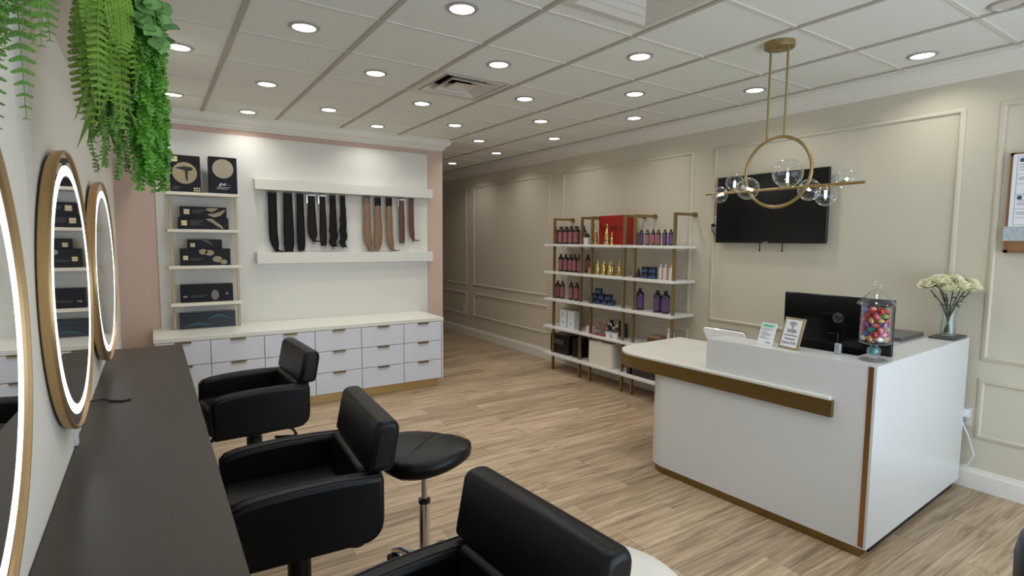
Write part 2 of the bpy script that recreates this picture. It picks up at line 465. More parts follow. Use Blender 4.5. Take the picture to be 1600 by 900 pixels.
# ------------------------------------------------------------------ salon chairs
LEATHER2 = mat('black_leather_seam', (30, 30, 32), .5, spec=.4, var=.1)
def make_chair(label):
    t = thing('salon_chair', label, 'chair', group='black salon chairs along the counter')
    uvz = lambda u, z, w: (u, w, z)
    arm = [(-.26, .40), (.19, .40), (.208, .402), (.226, .408), (.242, .419), (.254, .433), (.262, .449), (.266, .468), (.268, .50), (.268, .652), (.10, .659), (-.02, .658), (-.12, .652), (-.17, .6475), (-.20, .643), (-.225, .637), (-.245, .629), (-.257, .618), (-.263, .603), (-.265, .57)]
    for s in (-1, 1):
        o = MB().prism(arm, uvz, s*.225 if s > 0 else -.295, .295 if s > 0 else -.225).build('arm', LEATHER, t, smooth=40, bev=.02, bseg=4, bang=58)
        top = [(-.266, .5), (-.263, .610), (-.245, .631), (-.20, .644), (-.12, .653), (-.02, .659), (.10, .660), (.262, .653)]
        for e in (.24, .28):
            MB().tube([(u, s*e, z-.001) for u, z in top], .0035, 6).build('piping', LEATHER2, o)
    B((-.275, -.222, .40), (.2, .222, .535)).build('seat', LEATHER, t, smooth=40, bev=.035, bseg=4)
    mb = MB()
    bk = [(.155, .50), (.265, .50), (.325, .80), (.322, .838), (.300, .853), (.262, .852), (.236, .835)]
    bkf = [(.204, .662), (.305, .662), (.330, .80), (.331, .820), (.326, .836), (.317, .847), (.304, .853), (.284, .855), (.264, .853), (.250, .847), (.238, .832)]
    o = mb.prism(bkf, uvz, -.288, .288).build('backrest', LEATHER, t, smooth=40, bev=.022, bseg=4, bang=58)
    MB().prism([(.15, .48), (.26, .48), (.285, .67), (.187, .67)], uvz, -.222, .222).build('back_cushion', LEATHER, t, smooth=40, bev=.015)
    MB().lathe([(0, 0), (.25, 0), (.255, .006), (.245, .018), (.08, .03), (0, .03)], 40).build('floor_plate', BLACKM, t, smooth=30)
    mb = MB().cyl((0, 0, .02), (0, 0, .3), .045).cyl((0, 0, .3), (0, 0, .40), .032)
    mb.box((-.06, -.075, .33), (.07, .075, .402)); mb.build('pump_column', BLACKM, t, smooth=30)
    MB().tube([(.05, .02, .355), (.14, -.05, .352), (.2, -.12, .345), (.225, -.10, .30), (.215, -.06, .275), (.12, .0, .27)], .009, 8).build('pump_lever', BLACKM, t, smooth=60)
    mb = MB()
    for s in (-1, 1): mb.tube([(-.22, s*.17, .40), (-.27, s*.17, .36), (-.36, s*.17, .16)], .011, 8)
    mb.tube([(-.36, -.17, .16), (-.36, .17, .16)], .014, 8); mb.build('footrest', BLACKM, t, smooth=60)
    return t
c1 = make_chair('black salon chair farthest along the counter, in front of the white drawers')
c1.location = (.49, 3.64, 0); c1.rotation_euler = (0, 0, math.radians(2))
dup(c1, (.445, 2.205, 0), math.radians(-4), 'middle black salon chair, beside the round black stool')
dup(c1, (.52, 1.075, 0), math.radians(4), 'nearest black salon chair, its back in front of the white ottoman')

# ------------------------------------------------------------------ dark styling counter
ct = thing('styling_counter', 'long dark wood-grain styling counter under the round mirrors', 'counter', (0, 0, 0))
B((XL+.003, .55, .79), (.145, 4.17, .83)).build('countertop', COUNTER, ct, bev=.003, bseg=2)
B((XL+.003, .57, .66), (.10, 4.15, .79)).build('apron', COUNTER, ct)
for y in (.57, 1.75, 2.95, 4.11): B((XL+.003, y, 0), (.10, y+.04, .66)).build('support_panel', COUNTER, ct)

# ------------------------------------------------------------------ round mirrors
def mirror(y, z, ry, front, tilt, label):
    rz = ry; off = ry*math.sin(tilt)+.002
    t = thing('wall_mirror', label, 'mirror', (XL+off, y, z), -tilt, 'round lit mirrors above the counter')
    d = front - XL - off
    n = 72
    def ell(a, b, x): return [Vector((x, a*math.cos(2*PI*i/n), b*math.sin(2*PI*i/n))) for i in range(n)]
    def loft(rings, name, m, par=t, capend=False, capstart=False):
        mb = MB(); R = [[mb.bm.verts.new(p) for p in r] for r in rings]
        for i in range(len(R)-1): mb.bridge(R[i], R[i+1])
        if capend: mb.face(R[-1])
        if capstart: mb.face(R[0][::-1])
        return mb.build(name, m, par, smooth=35)
    loft([ell(ry-.012, rz-.012, .0), ell(ry-.003, rz-.003, .004), ell(ry, rz, .02), ell(ry, rz, d-.004), ell(ry-.002, rz-.002, d), ell(ry-.007, rz-.007, d), ell(ry-.008, rz-.008, d-.006)], 'rim', MIRRIM)
    loft([ell(ry-.007, rz-.007, d-.016), ell(ry-.007, rz-.007, d-.006)], 'glass', MIRROR, capend=True)
    loft([ell(ry-.045, rz-.045, d-.0058), ell(ry-.045, rz-.045, d-.005), ell(ry-.074, rz-.074, d-.005), ell(ry-.074, rz-.074, d-.0058)], 'light_ring', LED)
    return t
mirror(.88, 1.36, .425, -.197, .02, 'lit round mirror cut off by the left edge of the photo')
mirror(2.166, 1.36, .425, -.1985, .022, 'middle of the three round lit mirrors, reflecting shelved boxes')
mirror(3.42, 1.353, .445, -.187, .034, 'farthest of the three round lit mirrors, beside the pink wall')
tag(MB().tube([(-.236, 2.83, .842), (-.21, 2.85, .841), (-.19, 2.85, .838), (-.17, 2.83, .834), (-.13, 2.80, .834), (-.10, 2.82, .834)], .004, 6).build('charging_cable', BLACKP, smooth=60), 'short black cable lying on the dark counter', 'cable')
# small clip below the middle mirror
tag(B((XL, 2.27, .832), (XL+.012, 2.30, .88)).build('wall_switch', LAM, bev=.002), 'tiny white wall plate between mirror and counter', 'wall plate')

# ------------------------------------------------------------------ saddle stool
st = thing('saddle_stool', 'round black saddle stool on a chrome column', 'stool', (.968, 2.16, 0))
mb = MB(); N, K = 40, 12; rings = []
for layer, (rr, zz) in enumerate([(0, 0)] + [(k/9.0, 0) for k in range(1, 10)]):
    pass
def saddle(r, a):
    x, y = r*math.cos(a), r*math.sin(a)
    q = (x*.62 - y*.78)        # across the seam
    w = (x*.78 + y*.62)        # along the seam
    return x, y, .008*(q/.19)**2 - .020*(w/.19)**2 - .006*math.exp(-(q/.012)**2)
top = [mb.bm.verts.new((0, 0, .645-.006))]
prev = None
for k in range(1, 13):
    r = .205*k/12
    ring = []
    for i in range(N):
        x, y, dz = saddle(r, 2*PI*i/N)
        ring.append(mb.bm.verts.new((x*1.0, y*1.0, .645 + dz - .018*(k/12)**6)))
    if prev is None:
        for i in range(N): mb.face([top[0], ring[i], ring[(i+1) % N]])
    else: mb.bridge(prev, ring)
    prev = ring
for sc, dz in ((1.02, -.022), (1.0, -.045), (.9, -.062), (.4, -.07)):
    ring = []
    for i in range(N):
        x, y, z = saddle(.205, 2*PI*i/N)
        ring.append(mb.bm.verts.new((x*sc, y*sc, .645 + z*(.9 if sc > .8 else .3) - .018 + dz)))
    mb.bridge(prev, ring); prev = ring
mb.face(prev)
so = mb.build('seat', LEATHER, st, smooth=60)
MB().tube([(.78*w, .62*w, .6465 - .020*(w/.19)**2 - .006 - .018*(abs(w)/.205)**6) for w in [(-.19+.38*k/24) for k in range(25)]], .0028, 6).build('seam', LEATHER2, so)
MB().cyl((0, 0, .33), (0, 0, .57), .0135).build('gas_rod', CHROME, st, smooth=40)
MB().lathe([(0, .10), (.024, .10), (.024, .365), (0, .365)], 24).build('column', CHROME, st, smooth=30)
MB().lathe([(.0, .365), (.027, .365), (.027, .38), (.014, .386), (0, .386)], 24).build('collar', BLACKP, st, smooth=30)
MB().lathe([(0, .07), (.05, .07), (.045, .115), (0, .125)], 24).build('hub', CHROME, st, smooth=30)
for k in range(5):
    a = 2*PI*k/5 + .66
    ca, sa = math.cos(a), math.sin(a)
    leg = MB().tube([(ca*.03, sa*.03, .10), (ca*.15, sa*.15, .09), (ca*.21, sa*.21, .065)], [.02, .017, .013], 8).build('leg', CHROME, st, smooth=60)
    M = Matrix.Rotation(a, 3, 'Z')
    mb = MB()
    for s in (-.012, .012):
        mb.cyl((ca*.21 - sa*s - sa*.006, sa*.21 + ca*s + ca*.006, .027), (ca*.21 - sa*s + sa*.006, sa*.21 + ca*s - ca*.006, .027), .027, seg=16)
    mb.cyl((ca*.21, sa*.21, .03), (ca*.21, sa*.21, .068), .008)
    mb.build('caster', BLACKP, leg, smooth=30)

# ------------------------------------------------------------------ ottoman
OT = mat('ottoman_vinyl', (222, 217, 208), .45, spec=.4, var=.03, bump=.06, bscale=150)
ot = thing('ottoman', 'round white upholstered ottoman behind the nearest salon chair', 'ottoman', (1.185, 1.262, 0))
MB().lathe([(0, .03), (.255, .03), (.28, .05), (.285, .2), (.287, .36), (.284, .382)], 56).build('side', OT, ot, smooth=50)
MB().lathe([(.284, .382), (.272, .396), (.2, .402), (0, .404)], 56).build('seat', OT, ot, smooth=50)
MB().torus((0, 0, .383), (0, 0, 1), .286, .005, 64, 8).build('piping', OT, ot, smooth=60)
for a in (45, 135, 225, 315):
    MB().cyl((.2*math.cos(math.radians(a)), .2*math.sin(math.radians(a)), 0), (.2*math.cos(math.radians(a)), .2*math.sin(math.radians(a)), .032), .02).build('foot', BLACKP, ot, smooth=30)

# ------------------------------------------------------------------ armchair at the edge of the view
tb = thing('tub_chair', 'black rounded tub chair just entering the lower right corner', 'armchair', (2.63, .245, 0), math.radians(-10))
mb = MB(); n = 28; R0 = []
def arc(r, z, a0=-.3, a1=PI+.3): return [(r*math.cos(a0+(a1-a0)*i/n), r*math.sin(a0+(a1-a0)*i/n), z) for i in range(n+1)]
sec = [(.33, .18), (.335, .43), (.325, .485), (.30, .50), (.27, .485), (.262, .43), (.26, .18)]
rows = [[mb.bm.verts.new(p) for p in arc(r, z)] for r, z in sec]
for i in range(len(rows)):
    a, b = rows[i], rows[(i+1) % len(rows)]
    for k in range(n): mb.face([a[k], a[k+1], b[k+1], b[k]])
mb.face([r[0] for r in rows]); mb.face([r[-1] for r in rows][::-1])
mb.build('backrest', LEATHER, tb, smooth=50)
MB().lathe([(0, .17), (.25, .17), (.255, .25), (.255, .33), (.235, .36), (0, .37)], 40).build('seat', LEATHER, tb, smooth=40)
for a in (45, 135, 225, 315):
    MB().cyl((.22*math.cos(math.radians(a)), .22*math.sin(math.radians(a)), 0), (.2*math.cos(math.radians(a)), .2*math.sin(math.radians(a)), .2), .014, .02).build('leg', BLACKM, tb, smooth=30)

# ------------------------------------------------------------------ white drawer cabinet
cb = thing('drawer_cabinet', 'long white cabinet of brass-handled drawers under the display panel', 'cabinet', (0, 5.1, 0))
B((-.01, .02, .088), (2.505, YB-5.1-.02, .69)).build('body', LAM, cb)
B((-.015, 0, .69), (2.515, YB-5.1-.018, .727)).build('countertop', SOLID, cb, bev=.003, bseg=2)
B((.03, .055, 0), (2.47, .5, .088)).build('kick_base', KICK, cb)
B((2.49, -.004, .088), (2.507, .02, .69)).build('side_panel', LAM, cb)
xs_ = [-.01, .381, .792, 1.217, 1.648, 2.076, 2.49]
zs_ = [.09, .29, .49, .688]
for i in range(6):
    for j in range(3):
        x0, x1, z0, z1 = xs_[i]+.003, xs_[i+1]-.003, zs_[j]+.003, zs_[j+1]-.003
        dr = B((x0, 0, z0), (x1, .02, z1)).build('drawer', DRAWER, cb, bev=.0015, bseg=1)
        xm = (x0+x1)/2
        mb = MB().box((xm-.058, -.016, z1-.003), (xm+.058, .004, z1+.0005)); mb.box((xm-.058, -.016, z1-.013), (xm+.058, -.013, z1))
        mb.build('handle', GOLDP, dr)

# ------------------------------------------------------------------ hair display shelves
def wall_shelf(z0, z1, label, led=True):
    t = thing('wall_shelf', label, 'shelf', (0, YB-.018, 0))
    B((.83, -.10, z0), (2.635, 0, z1)).build('body', WHITE, t, bev=.003, bseg=2)
    if led: B((.86, -.045, z0-.0015), (2.60, -.03, z0)).build('led_strip', STRIP, t)
    return t
wall_shelf(1.985, 2.085, 'upper white floating ledge with hair extensions hanging below it', False)
wall_shelf(1.29, 1.395, 'lower white floating ledge beneath the hair extensions')
hr = MB().tube([(1.0-.1, 5.655, 1.974), (2.45, 5.655, 1.974)], .004, 8)
for x in (.9, 1.3, 1.75, 2.2, 2.45): hr.cyl((x, 5.655, 1.974), (x, 5.655, 1.985), .004)
tag(hr.build('hanging_rail', CHROME), 'thin metal rail under the upper white ledge', 'rail')
HB = mat('hair_black', (15, 11, 10), .45, spec=.2, var=.35, scale=24, stretch=(14, 14, .5), bump=.25, bscale=40)
HD = mat('hair_dark_brown', (30, 20, 16), .45, spec=.2, var=.35, scale=24, stretch=(14, 14, .5), bump=.25, bscale=40)
HM = mat('hair_brown', (92, 58, 40), .42, var=.3, scale=24, stretch=(14, 14, .5), bump=.25, bscale=40)
HL = mat('hair_blonde', (132, 102, 74), .42, var=.3, scale=24, stretch=(14, 14, .5), bump=.25, bscale=40)
def hair(x, w0, w1, zb, m, label, curl=0.0, wave=0.0, clip=False, root=None):
    t = thing('hair_extension', label, 'hair extension', (x, 5.648, 1.962), 0, 'hair extensions hanging on the wall rail')
    L = 1.962-zb; n = 22; mb = MB()
    def cen(k):
        f = k/n
        cx = wave*math.sin(f*26)*max(0, f-.6)*1.2
        if curl and f > .6: cx += curl*((f-.6)/.4)**2
        return cx, -L*f
    def wid(f):
        w = w0 + (w1-w0)*min(1, f*1.6)
        if f > .82: w *= 1-.75*((f-.82)/.18)**1.5 if curl else 1-.3*((f-.82)/.18)**2
        return w
    rings = []
    for k in range(n+1):
        cx, z = cen(k); w = wid(k/n)
        rings.append(mb.ring((cx, 0, z), (0, 0, -1), w/2, 20, (1, 0, 0), .011+.006*math.sin(k/n*PI)))
    for a, b in zip(rings, rings[1:]): mb.bridge(a, b)
    mb.face(rings[0][::-1]); mb.face(rings[-1])
    for j in range(14):                                   # loose strands
        u = random.uniform(-.5, .5); k0 = random.randint(4, 12); ex = random.uniform(.0, .035)
        pts = []
        for k in range(k0, n+1):
            cx, z = cen(k); w = wid(k/n); f = (k-k0)/(n-k0)
            ww = wave*.9*math.sin(k*1.3 + j)*f
            pts.append((cx+u*w*(1+.12*f)+ww, random.uniform(-.011, -.007)+.004*f, z - ex*f))
        mb.tube(pts, [.0022*(1-.6*i/len(pts)) for i in range(len(pts))], 5)
    if curl:
        cx, z = cen(n)
        mb.tube([(cx, 0, z+.02), (cx+.03*(1 if curl > 0 else -1), 0, z+.003), (cx+.07*(1 if curl > 0 else -1), 0, z+.004), (cx+.09*(1 if curl > 0 else -1), 0, z+.016)], [.012, .007, .004, .0015], 6)
    mb.build('strands', m, t, smooth=70)
    if root is not None:
        mr = MB(); rr = [mr.ring((0, 0, -z), (0, 0, -1), (w0+(w1-w0)*min(1, z/L*1.6))/2+.0015, 20, (1, 0, 0), .0135) for z in (0, .03, .06, .085)]
        for a, b in zip(rr, rr[1:]): mr.bridge(a, b)
        mr.face(rr[0][::-1]); mr.build('dark_roots', root, t, smooth=60)
    B((-w0/2, -.008, 0), (w0/2, .008, .012)).build('weft_clip', BLACKP, t)
    if clip:
        B((-w0/2-.004, -.016, -.012), (w0/2+.008, -.012, .003)).build('hanger_tag', PAPER, t)
        B((-w0/2-.022, -.016, -.085), (-w0/2-.012, -.012, .0)).build('hanger_arm', CHROME, t)
hair(.985, .078, .078, 1.402, HB, 'straight black hair extension, first from the left on the rail', curl=.03)
hair(1.125, .078, .098, 1.402, HB, 'wide straight black hair extension, second from the left on the rail')
hair(1.238, .062, .078, 1.41, HB, 'long black hair extension overlapping the shorter one to its right')
hair(1.345, .058, .088, 1.50, HD, 'short dark brown hair extension with a white tag, touching a longer black one', curl=.015, clip=True)
hair(1.452, .05, .07, 1.46, HD, 'narrow dark brown hair extension with a white tag hanging alone', clip=True)
hair(1.552, .058, .078, 1.45, HB, 'wavy black hair extension, the wider of the two wavy ones', wave=.03)
hair(1.652, .05, .07, 1.445, HB, 'wavy black hair extension, the narrower and last of the dark group', wave=.03)
hair(1.905, .07, .082, 1.405, HL, 'honey blonde hair extension, first of the light group', curl=.03)
hair(2.022, .062, .082, 1.405, HL, 'blonde hair extension with dark roots, second of the light group', curl=-.02, root=HD)
hair(2.145, .062, .072, 1.405, HL, 'blonde hair extension with dark roots curling right onto the ledge', curl=.035, root=HD)
hair(2.285, .052, .062, 1.488, HM, 'medium brown hair extension with a white tag', clip=True)
hair(2.40, .052, .058, 1.515, HM, 'reddish brown hair extension at the right end of the rail', curl=.02)

# ------------------------------------------------------------------ ladder shelf with boxed tools
lad = thing('ladder_shelf', 'pale wall shelf unit with four boards and gold posts', 'shelf unit', (0, 5.5, .727))
WOODW = mat('pale_board', (224, 216, 200), .5, var=.02)
for x in (.15, .655): B((x-.011, .03, 0), (x+.011, .052, 1.192)).build('post', GOLDL, lad, bev=.002, bseg=1)
LZ = (1.92, 1.602, 1.285, .96)
for z in LZ: B((.122, -.01, z-.727-.026), (.682, .198, z-.727)).build('board', WOODW, lad, bev=.002, bseg=1)
BOX = mat('box_black', (14, 13, 14), .45, spec=.25, var=.1)
BOXB = mat('box_teal_black', (17, 24, 30), .3, var=.35, scale=10, stretch=(1, 1, 3))
TAN = mat('print_tan', (152, 138, 108), .5, var=.06)
CREAM = mat('print_cream', (222, 202, 156), .5, var=.03)
GREYP = mat('print_grey', (120, 112, 106), .5, var=.06)
TEAL = mat('print_teal', (40, 74, 88), .4, var=.2)
def disc(n_, m, p, cx, cz, rx, rz, y):
    mb = MB(); pts = [(cx+rx*math.cos(2*PI*i/40), y, cz+rz*math.sin(2*PI*i/40)) for i in range(40)]
    mb.prism([(a[0], a[2]) for a in pts], lambda u, v, w: (u, w, v), y, y+.0008); return mb.build(n_, m, p)
def pbox(name, x0, x1, z0, z1, depth, label, m=BOX, y=5.545, cat='box'):
    t = thing(name, label, cat, ((x0+x1)/2, y, z0), 0, 'boxed hair tools on the shelf unit')
    w = (x1-x0)/2
    B((-w, 0, 0), (w, depth, z1-z0)).build('carton', m, t, bev=.002, bseg=1)
    return t, w, z1-z0
def logo(t, x, z, s=.034):
    o = B((x-s/2, -.0012, z-s/2), (x+s/2, -.0001, z+s/2)).build('logo_panel', CREAM, t)
    text('lettering', 'ghd', s*.42, GREYP, o, (x, -.0014, z), FACE_MY)
def swoosh(t, pts, w, m=TAN):
    mb = MB()
    L_ = [(x, z+w*f) for (x, z, f) in pts]; R_ = [(x, z-w*f) for (x, z, f) in pts]
    mb.prism(L_+R_[::-1], lambda u, v, q: (u, q, v), -.0012, -.0002); mb.build('printed_swirl', m, t)
def lines(t, x, z, n, w=.09, m=GREYP, dz=.011):
    mb = MB()
    for k in range(n): mb.box((x, -.001, z-k*dz-.0012), (x+w*(1-.18*(k % 3)), -.0001, z-k*dz+.0012))
    mb.build('small_print', m, t)
t, w_, h_ = pbox('hair_dryer_box', .162, .388, LZ[0], 2.235, .10, 'black box printed with a hair dryer in a tan circle')
disc('tan_circle', TAN, t, -.005, .165, .092, .092, -.001)
mb = MB()
mb.prism([(-.075, .208), (-.01, .222), (.05, .216), (.058, .2), (.05, .19), (.02, .183), (.016, .14), (.018, .10), (.004, .1), (-.002, .14), (-.004, .184), (-.03, .192), (-.075, .204)], lambda u, v, q: (u, q, v), -.002, -.0011)
mb.build('printed_dryer', INK, t)
logo(t, -.078, .28, .044); lines(t, -.10, .045, 3, .06)
mb = MB()
for k in range(3):
    for j in range(2): mb.box((.058+k*.018, -.001, .012+j*.02), (.07+k*.018, -.0001, .024+j*.02))
mb.build('small_icons', CREAM, t)
t, w_, h_ = pbox('styling_tool_box', .452, .676, LZ[0], 2.245, .10, 'black box with a plain grey circle and white ghd lettering')
disc('grey_circle', mat('print_warm_grey', (158, 147, 124), .4, var=.05), t, 0, .222, .084, .084, -.001)
text('lettering', 'ghd', .036, PAPER, t, (-.01, -.0014, .085), FACE_MY, shear=.2); text('lettering', 'helios', .017, GREYP, t, (.04, -.0014, .083), FACE_MY)
lines(t, -.055, .058, 2, .11, PAPER, .012)
t, w_, h_ = pbox('hair_straightener_box', .205, .594, LZ[1], 1.705, .09, 'long black box with tan swirl, lower of the pair on the second board')
logo(t, -.15, .055, .042); lines(t, -.105, .075, 4, .1)
swoosh(t, [(.02, .09, .3), (.06, .082, 1), (.10, .05, 1), (.13, .03, .9), (.15, .012, .4)], .016)
t, w_, h_ = pbox('hair_straightener_box', .222, .58, 1.705, 1.80, .09, 'long black box with tan swirls, upper of the pair on the second board')
logo(t, -.13, .05, .042); lines(t, -.085, .066, 3, .1)
swoosh(t, [(.02, .075, .4), (.06, .07, 1), (.09, .075, .6), (.11, .082, .2)], .018); swoosh(t, [(.03, .03, .2), (.08, .022, 1), (.13, .04, 1), (.165, .07, .5)], .018)
t, w_, h_ = pbox('curling_tongs_box', .209, .60, LZ[2], 1.435, .09, 'large black box with tan curl print on the third board')
logo(t, -.155, .068, .036); lines(t, -.12, .06, 2, .09)
for cx, cz, r in ((-.02, .13, .03), (.03, .112, .032), (.09, .055, .034), (.14, .03, .026)): disc('printed_curl', TAN, t, cx, min(cz, .146-r*.8), r*1.1, r*.8, -.001)
t, w_, h_ = pbox('hair_wand_box', .268, .535, 1.435, 1.515, .08, 'smaller black box lying on top of the curl-print box')
logo(t, -.095, .03, .034); swoosh(t, [(-.02, .074, .2), (.02, .062, .8), (.06, .03, .2)], .01, GREYP)
t, w_, h_ = pbox('hair_brush_box', .20, .61, LZ[3], 1.118, .09, 'plain black box with grey print on the fourth board')
text('lettering', 'ghd', .02, PAPER, t, (-.17, -.0014, .055), FACE_MY); lines(t, -.13, .06, 2, .13)
disc('printed_ring', GREYP, t, .06, .06, .03, .045, -.001); disc('printed_dot', GREYP, t, .155, .07, .012, .012, -.0012)
t, w_, h_ = pbox('gift_box', .185, .622, .727, .868, .09, 'dark teal-black box on the white countertop under the boards', BOXB)
swoosh(t, [(-.19, .02, .2), (-.08, .045, .8), (0, .03, .4), (.05, .02, .1)], .012, TEAL); swoosh(t, [(0, .08, .2), (.08, .11, 1), (.15, .09, .6), (.2, .07, .1)], .014, TEAL); lines(t, -.18, .118, 1, .2, TEAL)

# ------------------------------------------------------------------ retail shelving against the beige wall
SHZ = (1.49, 1.17, .852, .525, .203)
RB = mat('shelf_white', (226, 224, 220), .45, var=.02)
units = [('left', 4.59, 5.225, 5.10, 4.615), ('middle', 3.945, 4.58, 4.445, 3.96), ('right', 3.305, 3.935, 3.82, 3.335)]
ulab = {'left': 'white and gold shelving unit holding pink bottles, nearest the hallway', 'middle': 'white and gold shelving unit holding gold bottles and blue jars', 'right': 'white and gold shelving unit partly hidden behind the reception desk'}
for nm, y0, y1, pa, pb in units:
    t = thing('retail_shelf', ulab[nm], 'shelf unit', (3.9, (y0+y1)/2, 0), 0, 'gold-post retail shelves')
    yc = (y0+y1)/2
    for z in SHZ: B((0, y0-yc, z-.026), (XR-3.9-.02, y1-yc, z)).build('board', RB, t, bev=.002, bseg=1)
    for p in (pa, pb):
        mb = MB().box((.05, p-yc-.012, 0), (.074, p-yc+.012, 1.79))
        mb.box((.074, p-yc-.012, 1.766), (XR-3.9, p-yc+.012, 1.79))
        mb.cyl((XR-3.9-.03, p-yc, 1.778), (XR-3.9, p-yc, 1.778), .022, seg=18)
        mb.cyl((.062, p-yc, 0), (.062, p-yc, .006), .022, seg=16)
        mb.build('post', GOLDP, t)
MAROON = mat('bottle_maroon', (40, 16, 20), .22, var=.1, coat=.4)
PLUM = mat('bottle_plum', (30, 17, 34), .22, var=.1, coat=.4)
PINKL = mat('label_pink', (150, 92, 98), .5, var=.05)
PURPL = mat('label_purple', (96, 68, 112), .5, var=.05)
CAPM = mat('cap_dark', (26, 15, 18), .35, var=.1)
GOLDB = mat('bottle_gold', (212, 184, 116), .2, .9, var=.08)
NAVY = mat('jar_navy', (30, 44, 74), .3, var=.15, coat=.3)
NAVYL = mat('jar_label', (50, 76, 112), .5, var=.08)
def bottle_proto(r, h, mb_, ml):
    t = thing('shampoo_bottle', 'x', 'bottle')
    MB().lathe([(0, 0), (r*.94, 0), (r, .006), (r, h*.74), (r*.9, h*.80), (r*.55, h*.86), (r*.36, h*.88), (r*.36, h*.90), (0, h*.90)], 20).build('bottle_body', mb_, t, smooth=45)
    MB().lathe([(r+.0006, h*.10), (r+.0006, h*.68)], 20).build('label_band', ml, t, smooth=60)
    MB().lathe([(0, h*.885), (r*.46, h*.885), (r*.46, h*.985), (r*.4, h), (0, h)], 16).build('cap', CAPM, t, smooth=35)
    return t
_first = {}
def put(kind, maker, x, y, z, label, group):
    if kind not in _first:
        t = maker(); _first[kind] = t
        t.location = (x, y, z); t['label'] = label; t['group'] = group
        return t
    return dup(_first[kind], (x, y, z), 0, label, group)
pinkb = lambda: bottle_proto(.0285, .205, MAROON, PINKL)
purps = lambda: bottle_proto(.023, .15, PLUM, PURPL)
pinks = lambda: bottle_proto(.023, .15, MAROON, PINKL)
purpl = lambda: bottle_proto(.039, .212, PLUM, PURPL)
O_ = ['first', 'second', 'third', 'fourth', 'fifth', 'sixth', 'seventh', 'eighth']
for i, y in enumerate((5.165, 5.075, 4.975, 4.885, 4.795)):
    put('pinkb', pinkb, 4.025, y, SHZ[0], 'pink-labelled bottle, %s from the left in the front row of the top shelf' % O_[i], 'pink-labelled bottles')
for i, y in enumerate((5.14, 5.04, 4.945, 4.85, 4.745)):
    put('pinkb', pinkb, 4.10, y, SHZ[0], 'pink-labelled bottle, %s from the left in the back row of the top shelf' % O_[i], 'pink-labelled bottles')
for i, y in enumerate((5.06, 4.965, 4.88, 4.805, 4.72)):
    put('pinkb', pinkb, 4.025, y, SHZ[1], 'pink-labelled bottle, %s from the left on the second shelf' % O_[i], 'pink-labelled bottles')
put('pinkb', pinkb, 4.12, 4.69, SHZ[1], 'pink-labelled bottle behind the post on the second shelf', 'pink-labelled bottles')
for y, w in ((5.11, 'left bottle of the left pair'), (5.02, 'right bottle of the left pair'), (4.86, 'left bottle of the right pair'), (4.76, 'right bottle of the right pair')):
    put('pinkb', pinkb, 4.025, y, SHZ[2], 'pink-labelled bottle on the third shelf, %s' % w, 'pink-labelled bottles')
for y, w in ((3.875, 'left one beside the red box'), (3.805, 'right one of the pair beside the red box'), (3.51, 'left one of the pair at the shelf end'), (3.44, 'right one of the pair at the shelf end')):
    put('purps', purps, 4.03, y, SHZ[0], 'small purple-labelled bottle on the top shelf, %s' % w, 'small bottles on the top shelf')
for i, y in enumerate((3.725, 3.655, 3.588)):
    put('pinks', pinks, 4.03, y, SHZ[0], 'small pink-labelled bottle, %s of three on the top shelf' % O_[i], 'small bottles on the top shelf')
for y, w in ((3.80, 'standing alone beside the post'), (3.575, 'left of the touching pair'), (3.475, 'right of the touching pair')):
    put('purpl', purpl, 4.03, y, SHZ[2], 'large purple-labelled bottle on the third shelf, %s' % w, 'large purple bottles')
# gold bottles
def goldtall():
    t = thing('serum_bottle', 'x', 'bottle')
    MB().lathe([(0, 0), (.026, 0), (.029, .01), (.029, .05), (.024, .11), (.017, .145), (.009, .155), (0, .155)], 20).build('bottle_body', GOLDB, t, smooth=50)
    MB().lathe([(.0296, .04), (.0296, .05)], 20).build('label_band', INK, t, smooth=60)
    mb = MB().lathe([(0, .15), (.011, .15), (.011, .175), (.005, .18), (.005, .2), (.012, .203), (.012, .214), (0, .217)], 14)
    mb.box((-.034, -.005, .205), (0, .005, .213)); mb.build('pump', GOLDB, t, smooth=40)
    return t
def goldmid():
    t = thing('serum_bottle', 'x', 'bottle')
    MB().lathe([(0, 0), (.023, 0), (.025, .008), (.025, .085), (.018, .108), (.008, .115), (0, .115)], 18).build('bottle_body', GOLDB, t, smooth=50)
    mb = MB().lathe([(0, .11), (.010, .11), (.010, .128), (.004, .131), (.004, .143), (.010, .145), (.010, .153), (0, .155)], 14)
    mb.box((-.028, -.004, .146), (0, .004, .152)); mb.build('pump', GOLDB, t, smooth=40)
    return t
put('gt', goldtall, 4.03, 4.475, SHZ[0], 'tall gold pump bottle between potted plant and red box', 'gold bottles')
put('gt', goldtall, 3.975, 4.235, SHZ[0], 'tall gold pump bottle standing in front of the red box', 'gold bottles')
t = thing('serum_vial', 'slim gold vial in front of the red box', 'bottle', (3.965, 4.15, SHZ[0]), 0, 'gold bottles')
MB().lathe([(0, 0), (.015, 0), (.016, .07), (.007, .08), (0, .08)], 16).build('bottle_body', GOLDB, t, smooth=45)
MB().lathe([(0, .08), (.008, .08), (.006, .13), (.0, .135)], 14).build('cap', mat('cap_rose', (214, 168, 128), .25, .7), t, smooth=45)
for i, (x, y) in enumerate(((4.04, 4.44), (3.985, 4.375), (4.05, 4.33), (3.99, 4.285), (4.05, 4.225), (3.99, 4.195), (4.06, 4.13))):
    put('gm', goldmid, x, y, SHZ[1], 'gold pump bottle on the second shelf, %s from the left' % O_[i], 'gold bottles')
t = thing('hair_mask_jar', 'short gold jar at the left end of the gold bottles', 'jar', (4.02, 4.525, SHZ[1]), 0, 'gold bottles')
MB().lathe([(0, 0), (.03, 0), (.032, .01), (.032, .045), (0, .045)], 20).build('jar_body', GOLDB, t, smooth=40)
